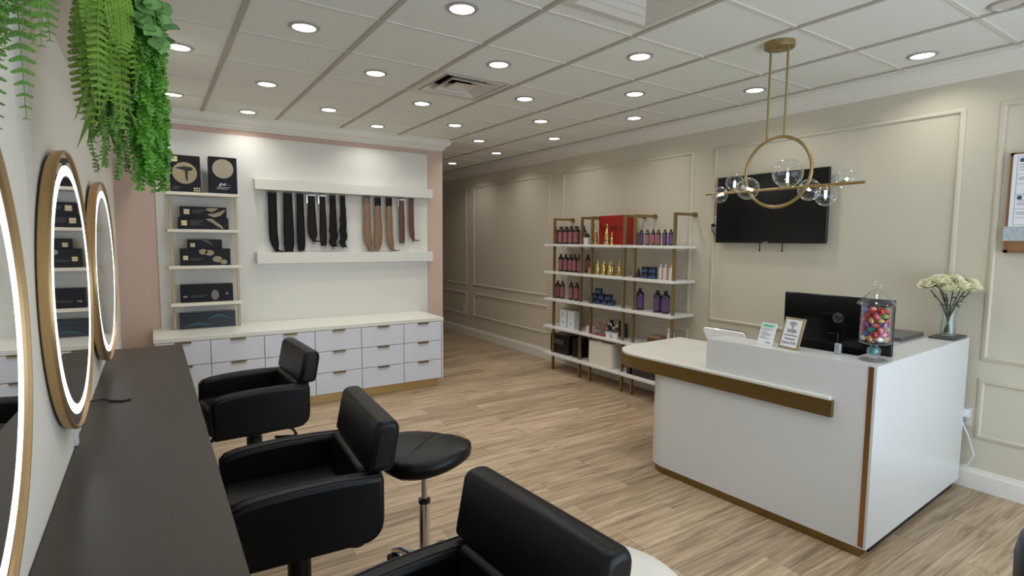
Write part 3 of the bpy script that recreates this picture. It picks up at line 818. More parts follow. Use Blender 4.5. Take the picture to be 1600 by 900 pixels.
MB().lathe([(0, .045), (.033, .045), (.033, .07), (0, .072)], 20).build('lid', GOLDB, t, smooth=40)
# potted plant
t = thing('potted_plant', 'small green succulent in a white square-ish pot on the top shelf', 'plant', (3.99, 4.565, SHZ[0]))
MB().lathe([(0, 0), (.033, 0), (.040, .075), (.036, .075), (.034, .06), (0, .06)], 24).build('pot', LAM, t, smooth=40)
SUCC = mat('succulent_green', (52, 84, 58), .5, var=.3)
mb = MB()
for k in range(22):
    a = k*2.4; r = .004+.026*(k/22); h = .075 - .035*(k/22)
    p = Vector((r*.5*math.cos(a), r*.5*math.sin(a), .06)); q = Vector((r*1.5*math.cos(a), r*1.5*math.sin(a), .06+h))
    mb.tube([p, (p+q)/2 + Vector((0, 0, .006)), q], [.006, .0055, .0008], 5)
mb.build('leaves', SUCC, t, smooth=60)
# red box
RED = mat('box_red', (150, 26, 18), .4, var=.06)
t = thing('gift_box', 'large red box with dark lettering standing on the top shelf', 'box', (4.035, 4.05, SHZ[0]))
B((0, 0, 0), (.155, .375, .305)).build('carton', RED, t, bev=.002, bseg=1)
text('lettering', 'SCUPRA', .088, mat('ink_dark_red', (98, 10, 10), .5), t, (-.0012, .185, .165), FACE_MX)
# jars of hair mask
def navyjar():
    t = thing('hair_mask_jar', 'x', 'jar')
    MB().lathe([(0, 0), (.038, 0), (.041, .004), (.041, .034), (.038, .036), (0, .036)], 22).build('jar_body', NAVY, t, smooth=40)
    MB().lathe([(.0416, .006), (.0416, .030)], 22).build('label_band', NAVYL, t, smooth=60)
    MB().lathe([(0, .036), (.042, .036), (.042, .054), (.040, .056), (0, .056)], 22).build('lid', mat('lid_navy', (18, 24, 40), .35, var=.1), t, smooth=40)
    return t
for y, z, w in ((3.735, 0, 'bottom left'), (3.645, 0, 'bottom right'), (3.735, .056, 'top left'), (3.645, .056, 'top right')):
    put('nj', navyjar, 4.03, y, SHZ[1]+z, 'dark blue jar, %s of the block of four beside the slim white bottles' % w, 'dark blue jars')
for y, i in ((4.50, 0), (4.41, 1), (4.29, 2), (4.20, 3)):
    put('nj', navyjar, 4.03, y, SHZ[2], 'dark blue jar in the pyramid, %s from the left in its bottom row' % O_[i], 'dark blue jars')
for y, i in ((4.455, 0), (4.35, 1), (4.245, 2)):
    put('nj', navyjar, 4.03, y, SHZ[2]+.056, 'dark blue jar in the pyramid, %s from the left in its middle row' % O_[i], 'dark blue jars')
put('nj', navyjar, 4.03, 4.40, SHZ[2]+.112, 'dark blue jar topping the pyramid of jars', 'dark blue jars')
PALE = mat('bottle_pale', (222, 206, 200), .35, var=.03)
def slim():
    t = thing('lotion_bottle', 'x', 'bottle')
    MB().lathe([(0, 0), (.021, 0), (.022, .006), (.022, .1), (.012, .115), (0, .115)], 18).build('bottle_body', PALE, t, smooth=45)
    MB().lathe([(0, .115), (.014, .115), (.013, .145), (0, .147)], 16).build('cap', mat('cap_silver', (196, 190, 176), .25, .7), t, smooth=40)
    return t
for i, y in enumerate((3.545, 3.49)):
    put('sl', slim, 4.03, y, SHZ[1], 'slim pale pink bottle, %s of the two beside the blue jars' % O_[i], 'slim pale bottles')
t = thing('lotion_bottle', 'slim pearly bottle with gold-tinted pointed cap at the shelf end', 'bottle', (4.03, 3.42, SHZ[1]), 0, 'slim pale bottles')
MB().lathe([(0, 0), (.024, 0), (.025, .006), (.023, .1), (.012, .118), (0, .118)], 18).build('bottle_body', PALE, t, smooth=45)
MB().lathe([(0, .118), (.013, .118), (.009, .16), (.004, .172), (0, .173)], 16).build('cap', GOLDB, t, smooth=45)
tag(MB().lathe([(0, 0), (.026, 0), (.024, .02), (.004, .10), (0, .105)], 18).build('styling_cone', mat('cone_purple', (62, 36, 78), .35, var=.1), loc=(4.06, 3.86, SHZ[1]), smooth=40), 'dark purple cone-shaped bottle left of the blue jars', 'bottle')
# white printed cartons
CART = mat('carton_white', (218, 222, 226), .55, var=.03)
def carton(y, label, tint=CART, x=3.975):
    t = thing('printed_carton', label, 'box', (x, y, SHZ[3]), 0, 'white printed cartons')
    B((0, -.058, 0), (.085, .058, .20)).build('carton', tint, t, bev=.0015, bseg=1)
    mb = MB()
    random.seed(int(y*100))
    for k in range(9):
        a, b = random.uniform(-.035, .035), random.uniform(.09, .17)
        mb.tube([(-.0012, a, b), (-.0012, a+random.uniform(-.02, .02), b+random.uniform(.0, .02)), (-.0012, a+random.uniform(-.02, .02), b+.01)], .0011, 4)
    mb.build('line_drawing', INKG, t)
    B((-.001, -.02, .055), (-.0001, .02, .066)).build('small_print', INKG, t)
carton(4.80, 'white printed carton on the fourth shelf, right one of three'); carton(4.94, 'white printed carton on the fourth shelf, middle one of three'); carton(5.055, 'pinkish white printed carton on the fourth shelf behind the other two', mat('carton_pink', (214, 196, 190), .55, var=.03), 4.075)
# small accessories on the middle unit
PNK = mat('carton_pale_pink', (232, 196, 204), .5, var=.03)
tag(B((-.035, -.04, 0), (.035, .04, .075)).build('soap_box', PNK, loc=(4.0, 4.485, SHZ[3]), bev=.002, bseg=1), 'small pale pink box beside the pile of red clips', 'box')
tag(B((-.07, -.06, 0), (.07, .06, .012)).build('leaflet_stack', PAPER, loc=(4.08, 4.50, SHZ[3]), bev=.001), 'flat stack of white leaflets behind the pale pink box', 'leaflets')
TANB = mat('bow_tan', (176, 142, 104), .6, var=.12)
bw = thing('ribbon_bow', 'tan ribbon bow standing behind the red clips', 'bow', (4.10, 4.38, SHZ[3]))
mb = MB()
for s in (-1, 1):
    mb.tube([(0, 0, .07), (0, s*.03, .115), (0, s*.075, .12), (0, s*.075, .08), (0, s*.03, .06), (0, 0, .07)], .011, 8)
    mb.tube([(0, 0, .07), (0, s*.03, .03), (0, s*.045, .0)], .009, 8)
mb.build('loops', TANB, bw, smooth=60); MB().sphere((0, 0, .07), .016, 12, 8).build('knot', TANB, bw, smooth=60)
CLIPC = [mat('clip_red', (150, 40, 52), .4, var=.1), mat('clip_rose', (196, 120, 128), .4, var=.1), mat('clip_brown', (72, 44, 40), .4, var=.1)]
random.seed(3); k = 0
for i in range(4):
    for j in range(3):
        nm_ = ('red', 'rose', 'dark brown')[k % 3]
        mb = MB(); a = random.uniform(-.5, .5)
        d = Vector((math.sin(a)*.024, math.cos(a)*.024, 0)); q = Vector((-d.y*.35, d.x*.35, 0))
        mb.tube([-d+q, q*1.6+Vector((0, 0, .006)), d, q*-1.6+Vector((0, 0, .006)), -d-q], .005, 6)
        o = mb.build('hair_clip', CLIPC[k % 3], smooth=60); o.location = (3.945+.036*j, 4.405-.062*i - .02*(j % 2), SHZ[3]+.005)
        tag(o, '%s hair clip lying in the loose pile beside the pale pink box' % nm_, 'hair clip', '%s hair clips in the loose pile' % nm_); k += 1
for (y, h, m_, lb) in ((4.265, .16, BLACKP, 'tall black tube standing behind the red clips'), (4.315, .11, mat('tube_mauve', (128, 102, 116), .45, var=.05), 'short mauve tube left of the tall black tube'), (4.135, .165, mat('tube_umber', (48, 30, 26), .4, var=.1), 'dark brown bottle behind the white brush cups'), (4.055, .15, PLUM, 'plum coloured bottle beside the shelf post')):
    t = thing('cosmetic_tube', lb, 'tube', (4.10, y, SHZ[3]), 0, 'cosmetic tubes on the fourth shelf')
    MB().lathe([(0, 0), (.024, 0), (.025, h*.7), (.023, h*.75), (0, h*.75)], 18).build('tube_body', m_, t, smooth=40)
    MB().lathe([(0, h*.75), (.021, h*.75), (.02, h), (0, h)], 18).build('cap', m_, t, smooth=40)
CUPW = mat('cup_white', (228, 228, 230), .3, var=.02, coat=.3)
for i, y in enumerate((4.15, 4.06)):
    t = thing('brush_cup', 'white cup of brushes on the fourth shelf, %s' % ('left one of two' if i == 0 else 'right one of two beside the post'), 'cup', (3.955, y, SHZ[3]), 0, 'white brush cups')
    MB().lathe([(0, 0), (.032, 0), (.038, .066), (.035, .066), (.03, .006), (0, .006)], 22).build('cup_body', CUPW, t, smooth=40)
    random.seed(40+i)
    for k in range(6):
        a = k*1.05; dx, dy = .014*math.cos(a), .014*math.sin(a); l = random.uniform(.09, .14)
        b = MB(); b.tube([(dx*.6, dy*.6, .008), (dx*1.6, dy*1.6, l)], .003, 6)
        o = b.build('makeup_brush', BLACKP if k % 3 else GOLDL, loc=(3.955, y, SHZ[3]), smooth=60)
        tag(o, 'thin brush standing in the %s white cup' % ('left' if i == 0 else 'right'), 'brush', 'brushes in the %s white cup' % ('left' if i == 0 else 'right'))
        MB().lathe([(0, 0), (.004, 0), (.007, .012), (.005, .028), (0, .032)], 10).build('bristles', [BLACKM, TANB, PAPER][k % 3], o, loc=(dx*1.6, dy*1.6, l-.004), smooth=60)
# right unit: brown box and spray bottle
t = thing('kraft_box', 'brown box with a tan lid on the fourth shelf', 'box', (4.05, 3.58, SHZ[3]))
B((-.055, -.08, 0), (.055, .08, .075)).build('carton', mat('box_brown', (92, 60, 48), .55, var=.1), t, bev=.002); B((-.058, -.083, .075), (.058, .083, .098)).build('lid', mat('box_tan', (150, 120, 88), .55, var=.08), t, bev=.002)
t = thing('spray_bottle', 'white spray bottle on the fourth shelf behind the desk', 'bottle', (4.06, 3.43, SHZ[3]))
MB().lathe([(0, 0), (.034, 0), (.036, .01), (.034, .13), (.028, .16), (.022, .165), (0, .165)], 24).build('bottle_body', CUPW, t, smooth=45)
mb = MB().lathe([(0, .165), (.024, .165), (.022, .19), (0, .192)], 20); mb.box((-.045, -.008, .17), (0, .008, .186)); mb.build('spray_head', CUPW, t, smooth=40)
B((-.037, -.016, .05), (-.033, .016, .06)).build('label_mark', INKG, t)
# lowest shelf
t = thing('shopping_box', 'black box with silver lettering on the lowest shelf', 'box', (3.975, 5.0, SHZ[4]))
B((0, -.17, 0), (.16, .17, .225)).build('carton', BLACKP, t, bev=.002, bseg=1); text('lettering', 'AFZX', .075, mat('ink_silver', (150, 150, 150), .4, .3), t, (-.0012, .02, .135), FACE_MX)
tag(B((0, -.065, 0), (.17, .065, .215)).build('shopping_box', BLACKM, loc=(3.99, 4.72, SHZ[4]), bev=.003), 'plain narrow black box beside the lettered black box', 'box')
t = thing('storage_bin', 'cream plastic bin with rounded corners on the lowest shelf', 'bin', (3.93, 4.27, SHZ[4]))
CRM = mat('bin_cream', (226, 220, 208), .45, var=.02)
MB().prism(rrect(0, -.185, .2, .19, .05), xyz, 0, .235).build('bin_body', CRM, t, smooth=40, bev=.006, bseg=2)
mb = MB().prism(rrect(.006, -.18, .194, .185, .046), xyz, .236, .254); mb.box((.0, -.03, .236), (.03, .02, .262)); mb.build('lid', CRM, t, smooth=40)
t = thing('storage_basket', 'dark woven basket on the lowest shelf beside the desk', 'basket', (3.95, 3.70, SHZ[4]))
WVN = mat('basket_weave', (48, 40, 38), .8, var=.45, scale=50, bump=.6, bscale=90)
mb = MB()
A0 = rrect(0, -.19, .2, .19, .02)
R = [[mb.bm.verts.new((u, v, z)) for u, v in A0] for z in (0, .11)]
R.append([mb.bm.verts.new((.012 + (u-.0)*.88, v*.94, .11)) for u, v in A0]); R.append([mb.bm.verts.new((.012 + (u-.0)*.88, v*.94, .01)) for u, v in A0])
for a, b in zip(R, R[1:]): mb.bridge(a, b)
mb.face(R[0][::-1]); mb.face(R[-1]); mb.build('basket_body', WVN, t, smooth=40)
MB().tube([(u, v, .108) for u, v in A0], .007, 6, True).build('rim', WVN, t, smooth=60)
tag(MB().tube([(4.14, 3.56, .17), (4.13, 3.55, .09), (4.13, 3.50, .03), (4.15, 3.42, .006), (4.18, 3.32, .006), (4.2, 3.2, .006)], .005, 6).build('power_cable', BLACKP, smooth=60), 'black cable hanging below the lowest shelf to the floor', 'cable')

# ------------------------------------------------------------------ television and wall outlets
tv = thing('television', 'black flat-screen television mounted on the beige wall', 'television', (4.175, 2.59, 1.80))
B((-.0, -.475, -.28), (.03, .475, .285)).build('housing', BLACKP, tv, bev=.004, bseg=2)
B((-.0025, -.468, -.266), (.0, .468, .279)).build('screen', SCREEN, tv)
B((-.003, -.02, -.276), (-.0005, .02, -.269)).build('badge', INKG, tv)
B((.03, -.2, -.15), (XR-4.175, .2, .15)).build('wall_bracket', BLACKM, tv)
for y in (.075, -.12): MB().cyl((.04, y, -.28), (.04, y, -.335), .004, seg=8).sphere((.04, y, -.34), .008, 10, 6).build('pull_cord', BLACKM, tv)
def outlet(y, z, label):
    t = thing('wall_outlet', label, 'outlet', (XR, y, z), 0, 'white wall outlets')
    B((-.007, -.036, -.06), (0, .036, .06)).build('cover_plate', LAM, t, bev=.003)
    for s in (-.024, .024):
        o = B((-.009, -.017, s-.015), (-.006, .017, s+.015)).build('socket', LAM, t)
        for q in (-.006, .006): B((-.0095, q-.0012, s-.006), (-.0088, q+.0012, s+.006)).build('slot', INK, o)
    return t
outlet(3.128, 1.70, 'white outlet left of the television with a black plug')
outlet(1.235, .445, 'white outlet beside the reception desk with a white plug')
outlet(7.86, .42, 'white outlet low on the wall in the hallway')
tvc = (MB().cyl((XR-.034, 3.128, 1.676), (XR-.0095, 3.128, 1.676), .014).tube([(XR-.034, 3.128, 1.676), (XR-.045, 3.125, 1.64), (XR-.03, 3.11, 1.60), (XR-.02, 3.07, 1.57), (XR-.03, 3.02, 1.555)], .004, 6).build('power_cord', BLACKP, smooth=60)); tvc.parent = tv; tvc.location = (-4.175, -2.59, -1.80)
tag(MB().box((XR-.045, 1.205, .45), (XR-.0095, 1.262, .50)).cyl((XR-.06, 1.235, .475), (XR-.045, 1.235, .475), .025).tube([(XR-.04, 1.235, .45), (XR-.05, 1.232, .42), (XR-.03, 1.20, .33), (XR-.03, 1.165, .22), (XR-.03, 1.19, .15), (XR-.025, 1.26, .12)], .0035, 6).build('charger_cord', CUPW, smooth=50), 'white plug-in charger and cord beside the reception desk', 'charger')

# ------------------------------------------------------------------ cork board with papers
CORK = mat('cork', (150, 110, 72), .85, var=.25, scale=120, bump=.3, bscale=200)
ck = thing('cork_board', 'brown cork board at the right edge with papers pinned on it', 'notice board', (XR, .80, 1.76))
B((-.022, -.30, -.275), (0, .30, .285)).build('board', CORK, ck)
mb = MB()
for a in (((-.028, -.31, -.285), (0, -.29, .295)), ((-.028, .29, -.285), (0, .31, .295)), ((-.028, -.31, -.285), (0, .31, -.268)), ((-.028, -.31, .278), (0, .31, .295))): mb.box(*a)
mb.build('frame', mat('oak_frame', (132, 96, 60), .5, var=.15), ck)
pp = thing('pinned_certificate', 'white printed form sheets pinned to the cork board', 'paper', (XR-.0295, .80, 1.76), 0)
B((-.002, -.20, -.13), (0, .296, .285)).build('sheet', PAPER, pp)
mb = MB()
for z in (.27, .17, .115, .05): mb.box((-.0026, .02, z-.001), (-.002, .275, z+.001))
for z in (.055, -.03, -.08, -.12): mb.box((-.0026, .02, z-.001), (-.002, .275, z+.001))
mb.box((-.0026, .274, -.12), (-.002, .276, .27))
for z in (.225, .21, .195, .15, .14, .02, .005, -.005, -.05, -.06): mb.box((-.0026, .12, z-.0018), (-.002, .265, z+.0018))
mb.build('printed_lines', INKG, pp)
for z in (.25, .035): MB().cyl((-.0028, .255, z), (-.002, .255, z), .012, seg=18).build('seal', INKB, pp)
p2 = thing('patterned_leaflet', 'small blue-grey patterned leaflet pinned below the white forms', 'leaflet', (XR-.0295, .93, 1.60))
B((-.002, -.16, -.055), (0, .185, .03)).build('sheet', mat('leaflet_pattern', (176, 186, 190), .7, var=.4, scale=60), p2)

# ------------------------------------------------------------------ pendant lamp
pl = thing('pendant_lamp', 'gold ring pendant lamp with a long bar and clear glass globes', 'pendant lamp', (3.007, 1.835, 1.829))
zc = ZC-1.829
PGOLD = mat('pendant_gold', (166, 144, 100), .36, .8, var=.05)
MB().lathe([(0, zc-.032), (.078, zc-.032), (.08, zc-.029), (.08, zc), (0, zc)], 40).build('canopy', PGOLD, pl, smooth=30)
MB().sphere((0, 0, zc-.037), .008, 10, 8).build('canopy_knob', PGOLD, pl)
for y in (-.052, .052): MB().cyl((0, y, .285), (0, y, zc-.03), .0062, seg=12).build('rod', PGOLD, pl, smooth=40)
MB().torus((0, -.02, .097), (1, 0, 0), .197, .009, 72, 10).build('ring', PGOLD, pl, smooth=60)
MB().cyl((0, -.489, .002), (0, .456, .002), .0078, seg=14).build('bar', PGOLD, pl, smooth=40)
GT = Vector((0, 0, 1))
def globe(y, z, r, side):
    """side: direction in which the holder reaches the globe"""
    c = Vector((side[0]*.0, y, 0)) ; d = Vector(side).normalized()
    base = Vector((0, y, .002))
    ctr = base + d*(r*.86+.012)
    g_ = MB().sphere(ctr, r, 28, 18).build('glass_globe', GLASS, pl, smooth=80)
    MB().cyl(base, base+d*(.03), .011, .012, seg=14).build('holder', PGOLD, g_, smooth=40)
    MB().cyl(base+d*.03, base+d*(.03+r*.62), .0065, .0065, seg=12).sphere(base+d*(.03+r*.62), .0065, 10, 8).build('bulb', BULB, g_, smooth=60)
    return ctr
GL = [(.314, 0, .049, (-.9, 0, -.25)), (.25, 0, .053, (0, 0, 1)), (.115, 0, .064, (-1, 0, .12)), (-.084, 0, .081, (0, 0, 1)), (-.176, 0, .06, (1, 0, -.2)), (-.299, 0, .053, (0, 0, -1)), (-.376, 0, .05, (.8, 0, .45))]
for y, z, r, s in GL: globe(y, z, r, s)

# ------------------------------------------------------------------ downlights
DL = [(1.311,2.446),(.728,3.128),(.185,3.865),(.754,4.40),(.194,5.13),(.768,5.44),(1.318,3.692),(1.34,4.937),(1.923,5.36),(1.905,3.06),(1.915,4.27),(2.532,4.87),(3.14,5.46),(3.756,6.08),(3.725,7.25),(2.523,3.66),(3.108,4.241),(3.742,4.853),(2.532,2.443),(3.127,3.06),(3.721,3.641),(3.772,2.48),(3.90,1.472),(1.311,.95),(.70,1.55),(2.53,1.1),(1.9,.4),(3.1,-.3)]
def dl(x, y, label, on=True):
    t = thing('downlight', label, 'downlight', (x, y, ZC), 0, 'round ceiling downlights')
    MB().lathe([(.057, -.002), (.061, -.008), (.074, -.007), (.081, -.001), (.081, 0), (.055, 0)], 36).build('trim_ring', RINGM, t, smooth=40)
    MB().lathe([(0, -.004), (.058, -.004)], 32).build('lens', LENS if on else LENSOFF, t)
    return t
_names = ['above the middle of the floor, second nearest the camera', 'nearest the camera in the left rows', 'beside the hanging plants, nearer of two', 'in the second row from the soffit, middle one', 'beside the hanging plants, farther of two', 'over the boxed tools by the pink wall', 'left of the small air vent', 'over the right part of the hair display', 'over the centre of the pink wall', 'between the two air vents', 'beyond the small air vent', 'in front of the partition corner', 'right of the partition corner', 'near the hallway opening', 'deep in the hallway', 'over the walkway right of the small vent', 'over the walkway beyond the vents', 'over the pink bottles by the wall', 'beside the large air vent corner', 'left of the pendant lamp, nearer one', 'left of the pendant lamp, over the shelves', 'over the television behind the pendant rods', 'over the wall near the cork board']
for i, (x, y) in enumerate(DL):
    if i < len(_names):
        dl(x, y, 'lit round ceiling downlight ' + _names[i])
    else:
        dl(x, y, 'lit round ceiling downlight behind the view')
    l = bpy.data.lights.new('downlight_lamp', 'AREA'); l.shape = 'DISK'; l.size = .12; l.energy = DOWNLIGHT_W; l.color = DOWNLIGHT_COL
    l.spread = math.radians(135)
    lo = bpy.data.objects.new('downlight_lamp', l); COL.objects.link(lo); lo.location = (x, y, ZC-.012)
dl(3.40, .95, 'unlit round ceiling downlight at the top right', False)

# ------------------------------------------------------------------ ceiling air vents
def vent(x, y, hw, label, dark):
    t = thing('air_vent', label, 'air vent', (x, y, ZC), 0, 'ceiling air vents')
    def fr(name, prof, m=VENTM):
        """square frame; prof: closed list of (half width, z)"""
        mb = MB()
        R = [[mb.bm.verts.new((u*a, v*a, z)) for u, v in ((-1, -1), (1, -1), (1, 1), (-1, 1))] for a, z in prof]
        for i in range(len(R)): mb.bridge(R[i], R[(i+1) % len(R)])
        return mb.build(name, m, t)
    fr('frame', [(hw-.003, -.006), (hw-.05, -.008), (hw-.05, -.004), (hw-.003, .002)])
    mb = MB()
    R = [[mb.bm.verts.new((u*a, v*a, z)) for u, v in ((-1, -1), (1, -1), (1, 1), (-1, 1))] for a, z in ((hw-.004, -.002), (hw-.004, .16))]
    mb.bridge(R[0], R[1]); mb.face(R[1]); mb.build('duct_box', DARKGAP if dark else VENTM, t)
    if dark:
        for a, b in ((hw-.06, hw-.115), (hw-.135, hw-.185)):
            fr('louver', [(a, -.006), (b, .040), (b-.004, .040), (b-.004, .036), (a-.004, -.010)])
        mb = MB(); c = hw-.2
        R = [[mb.bm.verts.new((u*a, v*a, z)) for u, v in ((-1, -1), (1, -1), (1, 1), (-1, 1))] for a, z in ((c, -.006), (.02, .018))]
        mb.bridge(R[0], R[1]); mb.face(R[1]); mb.build('center_plate', VENTM, t)
    else:
        for a, b, z0, z1 in ((hw-.05, hw-.09, -.006, .016), (hw-.095, hw-.135, .010, .034), (hw-.14, hw-.18, .028, .054)):
            fr('louver', [(a, z0), (b, z1), (b-.004, z1), (b-.004, z1+.012), (a, z1+.012)])
        B((-hw+.18, -hw+.18, .05), (hw-.18, hw-.18, .056)).build('center_plate', VENTM, t)
vent(1.946, 3.64, .288, 'square louvered ceiling air vent with dark gaps in the middle of the room', True)
vent(1.946, 1.84, .288, 'large white stepped ceiling air vent cut off by the top edge', False)

# ------------------------------------------------------------------ things on the desk
mn = thing('computer_monitor', 'black computer monitor seen from behind on the reception desk', 'monitor', (3.12, 1.505, .764))
B((-.012, -.285, .125), (.014, .285, .475)).build('housing', SCREEN, mn, bev=.006, bseg=2)
B((.0141, -.278, .135), (.016, .278, .468)).build('screen', SCREEN, mn)
B((-.022, -.03, .02), (-.012, .03, .27)).build('neck', SCREEN, mn, bev=.004)
B((-.10, -.12, 0), (.10, .12, .012)).build('foot', BLACKP, mn, bev=.004)
lg = MB().cyl((-.0135, -.02, .355), (-.0121, -.02, .355), .028, seg=32).build('logo_disc', mat('logo_grey', (84, 86, 92), .35, .4), mn)
text('lettering', 'hp', .045, SCREEN, lg, (-.0139, -.02, .358), FACE_MX, shear=.25)
tag(B((-.012, -.015, 0), (.012, .015, .055)).build('usb_drive', mat('usb_silver', (176, 182, 190), .3, .6), loc=(2.96, 1.405, .951), bev=.005), 'small silver device on the desk bar before the monitor', 'gadget')
# point-of-sale tablet
tp = thing('tablet_register', 'white tilted tablet register on the low counter behind the bar', 'tablet', (3.24, 2.30, .764), math.radians(2))
MB().lathe([(0, 0), (.085, 0), (.08, .012), (.03, .02), (0, .02)], 28).build('foot', CUPW, tp, smooth=40)
mbx = MB().prism(rrect(-.16, -.13, .16, .0, .02), lambda u, v, w: (w*.6 - v*.55 + .02, u, .165 + v*.83 + w*.75), -.012, .0).build('housing', CUPW, tp, smooth=40)
MB().prism(rrect(-.16, -.13, .16, .0, .02), lambda u, v, w: (w*.6 - v*.55 + .02, u, .165 + v*.83 + w*.75), .001, .007).build('screen', BLACKP, tp, smooth=40)
MB().tube([(.05, 0, .015), (.05, 0, .06), (.08, 0, .09)], .02, 10).build('neck', CUPW, tp, smooth=60)
# signs
def sign(name, label, s, t_, w, h, lean, m, thick, rz=0):
    loc = D(s, t_, .951)
    o = thing(name, label, 'sign', loc, DTH + rz)
    R_ = Matrix.Rotation(lean, 4, 'Y')
    return o, R_
LEAN = .30
def leaned(par):
    e = bpy.data.objects.new('panel_tilt', None)
    return e
def sign_parts(o, w, h, thick, m, border=None):
    M = Matrix.Rotation(LEAN, 4, 'Y')
    b = MB().box((0, -w/2, 0), (thick, w/2, h), M).build('frame' if border else 'panel', border or m, o, bev=.0012, bseg=1)
    if border:
        MB().box((-.0008, -w/2+.012, .012), (0.0002, w/2-.012, h-.012), M).build('paper', m, o)
    MB().box((thick+.002, -.012, 0), (thick+.006, .012, h*.62), Matrix.Translation((.055, 0, 0)) @ Matrix.Rotation(-.12, 4, 'Y')).build('easel_back', border or m, o)
    return M
def on_sign(o, M, v, z, fn):
    p = M @ Vector((-.0014, v, z)); return p
wf_ = thing('wifi_sign', 'gold-framed WiFi password sign leaning on the desk bar', 'sign', D(.462, .075, .951), DTH - math.radians(14))
M = sign_parts(wf_, .125, .175, .012, PAPER, GOLDL)
SROT = (Matrix.Rotation(LEAN, 4, 'Y') @ Euler(FACE_MX).to_matrix().to_4x4()).to_euler()
for body, sz, z, m_ in (('WiFi', .030, .098, INK), ('thesalonHairGuest', .0105, .076, INKB), ('Password', .016, .056, INK), ('Salon1234', .0205, .034, INKB)):
    text('lettering', body, sz, m_, wf_, M @ Vector((-.0014, 0, z)), SROT)
mb = MB()
for r in (.011, .021, .031):
    pts = [M @ Vector((-.0012, r*math.sin(a), .118 + r*math.cos(a))) for a in [math.radians(-46+92*k/12) for k in range(13)]]
    mb.tube(pts, .0020, 6)
mb.sphere(M @ Vector((-.0012, 0, .117)), .004, 10, 6); mb.build('wifi_symbol', INK, wf_, smooth=60)
af = thing('payment_sign', 'white payment sign with a mint green band, left of the WiFi sign', 'sign', D(.592, .075, .951), DTH - math.radians(10))
M = sign_parts(af, .098, .128, .004, PAPER)
MB().box((-.0012, -.045, .104), (-.0003, .045, .123), M).build('mint_band', MINT, af)
text('lettering', 'afterpay', .017, GREENT, af, M @ Vector((-.0016, 0, .1135)), SROT)
mb = MB()
for z, w, in ((.094, .07), (.086, .05), (.074, .04), (.066, .06), (.058, .066), (.048, .035), (.040, .06)): mb.box((-.001, .038-w, z-.0014), (-.0003, .038, z+.0014), M)
mb.build('printed_lines', INKG, af); text('lettering', 'afterpay', .010, GREENT, af, M @ Vector((-.0012, -.02, .018)), SROT)

# candy jar
JX, JY, JZ = 2.937, 1.228, .951
jr = thing('candy_jar', 'footed glass apothecary jar with a pointed lid on the desk corner', 'jar', (JX, JY, JZ))
MB().lathe([(0, 0), (.061, 0), (.062, .004), (.05, .009), (.018, .014), (.013, .022), (.026, .032), (.031, .048), (.026, .064), (.014, .072), (.022, .08), (.066, .088), (.074, .094), (.066, .1), (.066, .27), (.069, .274)], 40).build('jar_body', GLASS, jr, smooth=50)
MB().lathe([(.082, .276), (.084, .28), (.08, .288), (.066, .298), (.058, .312), (.04, .326), (.034, .338), (.02, .346), (.012, .35), (.016, .356), (.024, .368), (.024, .38), (.014, .392), (0, .395)], 40).build('lid', GLASS, jr, smooth=50)
CC = [('red', (176, 40, 40)), ('pink', (206, 92, 112)), ('blue', (64, 104, 168)), ('green', (116, 176, 66)), ('teal', (52, 140, 140)), ('gold', (186, 150, 84)), ('purple', (112, 68, 140)), ('white', (212, 206, 200))]
protos = {}
random.seed(11)
def candy(c):
    if c not in protos:
        mb = MB()
        mb.lathe([(0, -.0135), (.0095, -.0115), (.0125, 0), (.0095, .0115), (0, .0135)], 10)
        for s in (-1, 1):
            mb.lathe([(.002, s*.011), (.0075, s*.0175), (.0, s*.0165)], 8)
        o = mb.build('wrapped_candy', mat('candy_'+c[0], c[1], .25, .25, var=.25, scale=60, coat=.3), smooth=50)
        protos[c] = o; return o
    o = protos[c].copy(); COL.objects.link(o); return o
w_ = [0, 0, 1, 1, 2, 3, 4, 5, 5, 6, 7]
for lay in range(7):
    for k in range(10):
        if k < 8: a = 2*PI*k/8 + lay*.4; r = .0505
        else: a = PI*(k-8) + lay*.7; r = .0175
        c = CC[random.choice(w_)]
        o = candy(c)
        o.location = (JX + r*math.cos(a), JY + r*math.sin(a), JZ + .114 + lay*.0222 + random.uniform(-.001, .001))
        tilt = random.uniform(-.5, .5)
        o.rotation_euler = (PI/2*(.9) if k % 2 else .35, 0, a + tilt*.3 + (PI/2 if k >= 8 else 0)) if k < 8 else (.2, 0, a)
        tag(o, '%s wrapped candy inside the footed glass jar' % c[0], 'candy', '%s candies in the glass jar' % c[0])
tag(MB().sphere((JX, JY, JZ+.048), .0195, 18, 12).build('gumball', mat('gumball', (70, 140, 140), .3, var=.6, scale=40, coat=.3), smooth=80), 'teal and pink ball inside the glass jar stem', 'candy')

# vase with roses on a tray
VX, VY, VZ = 4.10, 1.312, .951
tag(MB().box((-.14, -.062, 0), (.115, .066, .01)).build('tray', mat('tray_slate', (62, 62, 64), .4, var=.1), loc=(VX-.005, VY-.012, VZ), rot=(0, 0, DTH), bev=.002), 'dark flat tray under the vase of roses', 'tray')
VZ += .0105
vs = thing('glass_vase', 'clear cut-glass vase holding the white roses', 'vase', (VX, VY, VZ))
MB().lathe([(0, 0), (.045, 0), (.047, .01), (.044, .06), (.04, .1), (.045, .15), (.056, .195), (.054, .195), (.042, .15), (.037, .1), (.041, .06), (.043, .014), (0, .012)], 24).build('vase_body', VASEG, vs, smooth=40)
MB().lathe([(0, .013), (.041, .014), (.039, .06), (.036, .095), (0, .095)], 24).build('water', VASEG, vs, smooth=50)
ROSE = mat('rose_petal', (238, 235, 204), .6, var=.08, scale=30)
STEM = mat('rose_stem', (58, 72, 44), .6, var=.2)
LEAF = mat('rose_leaf', (46, 66, 40), .5, var=.3)
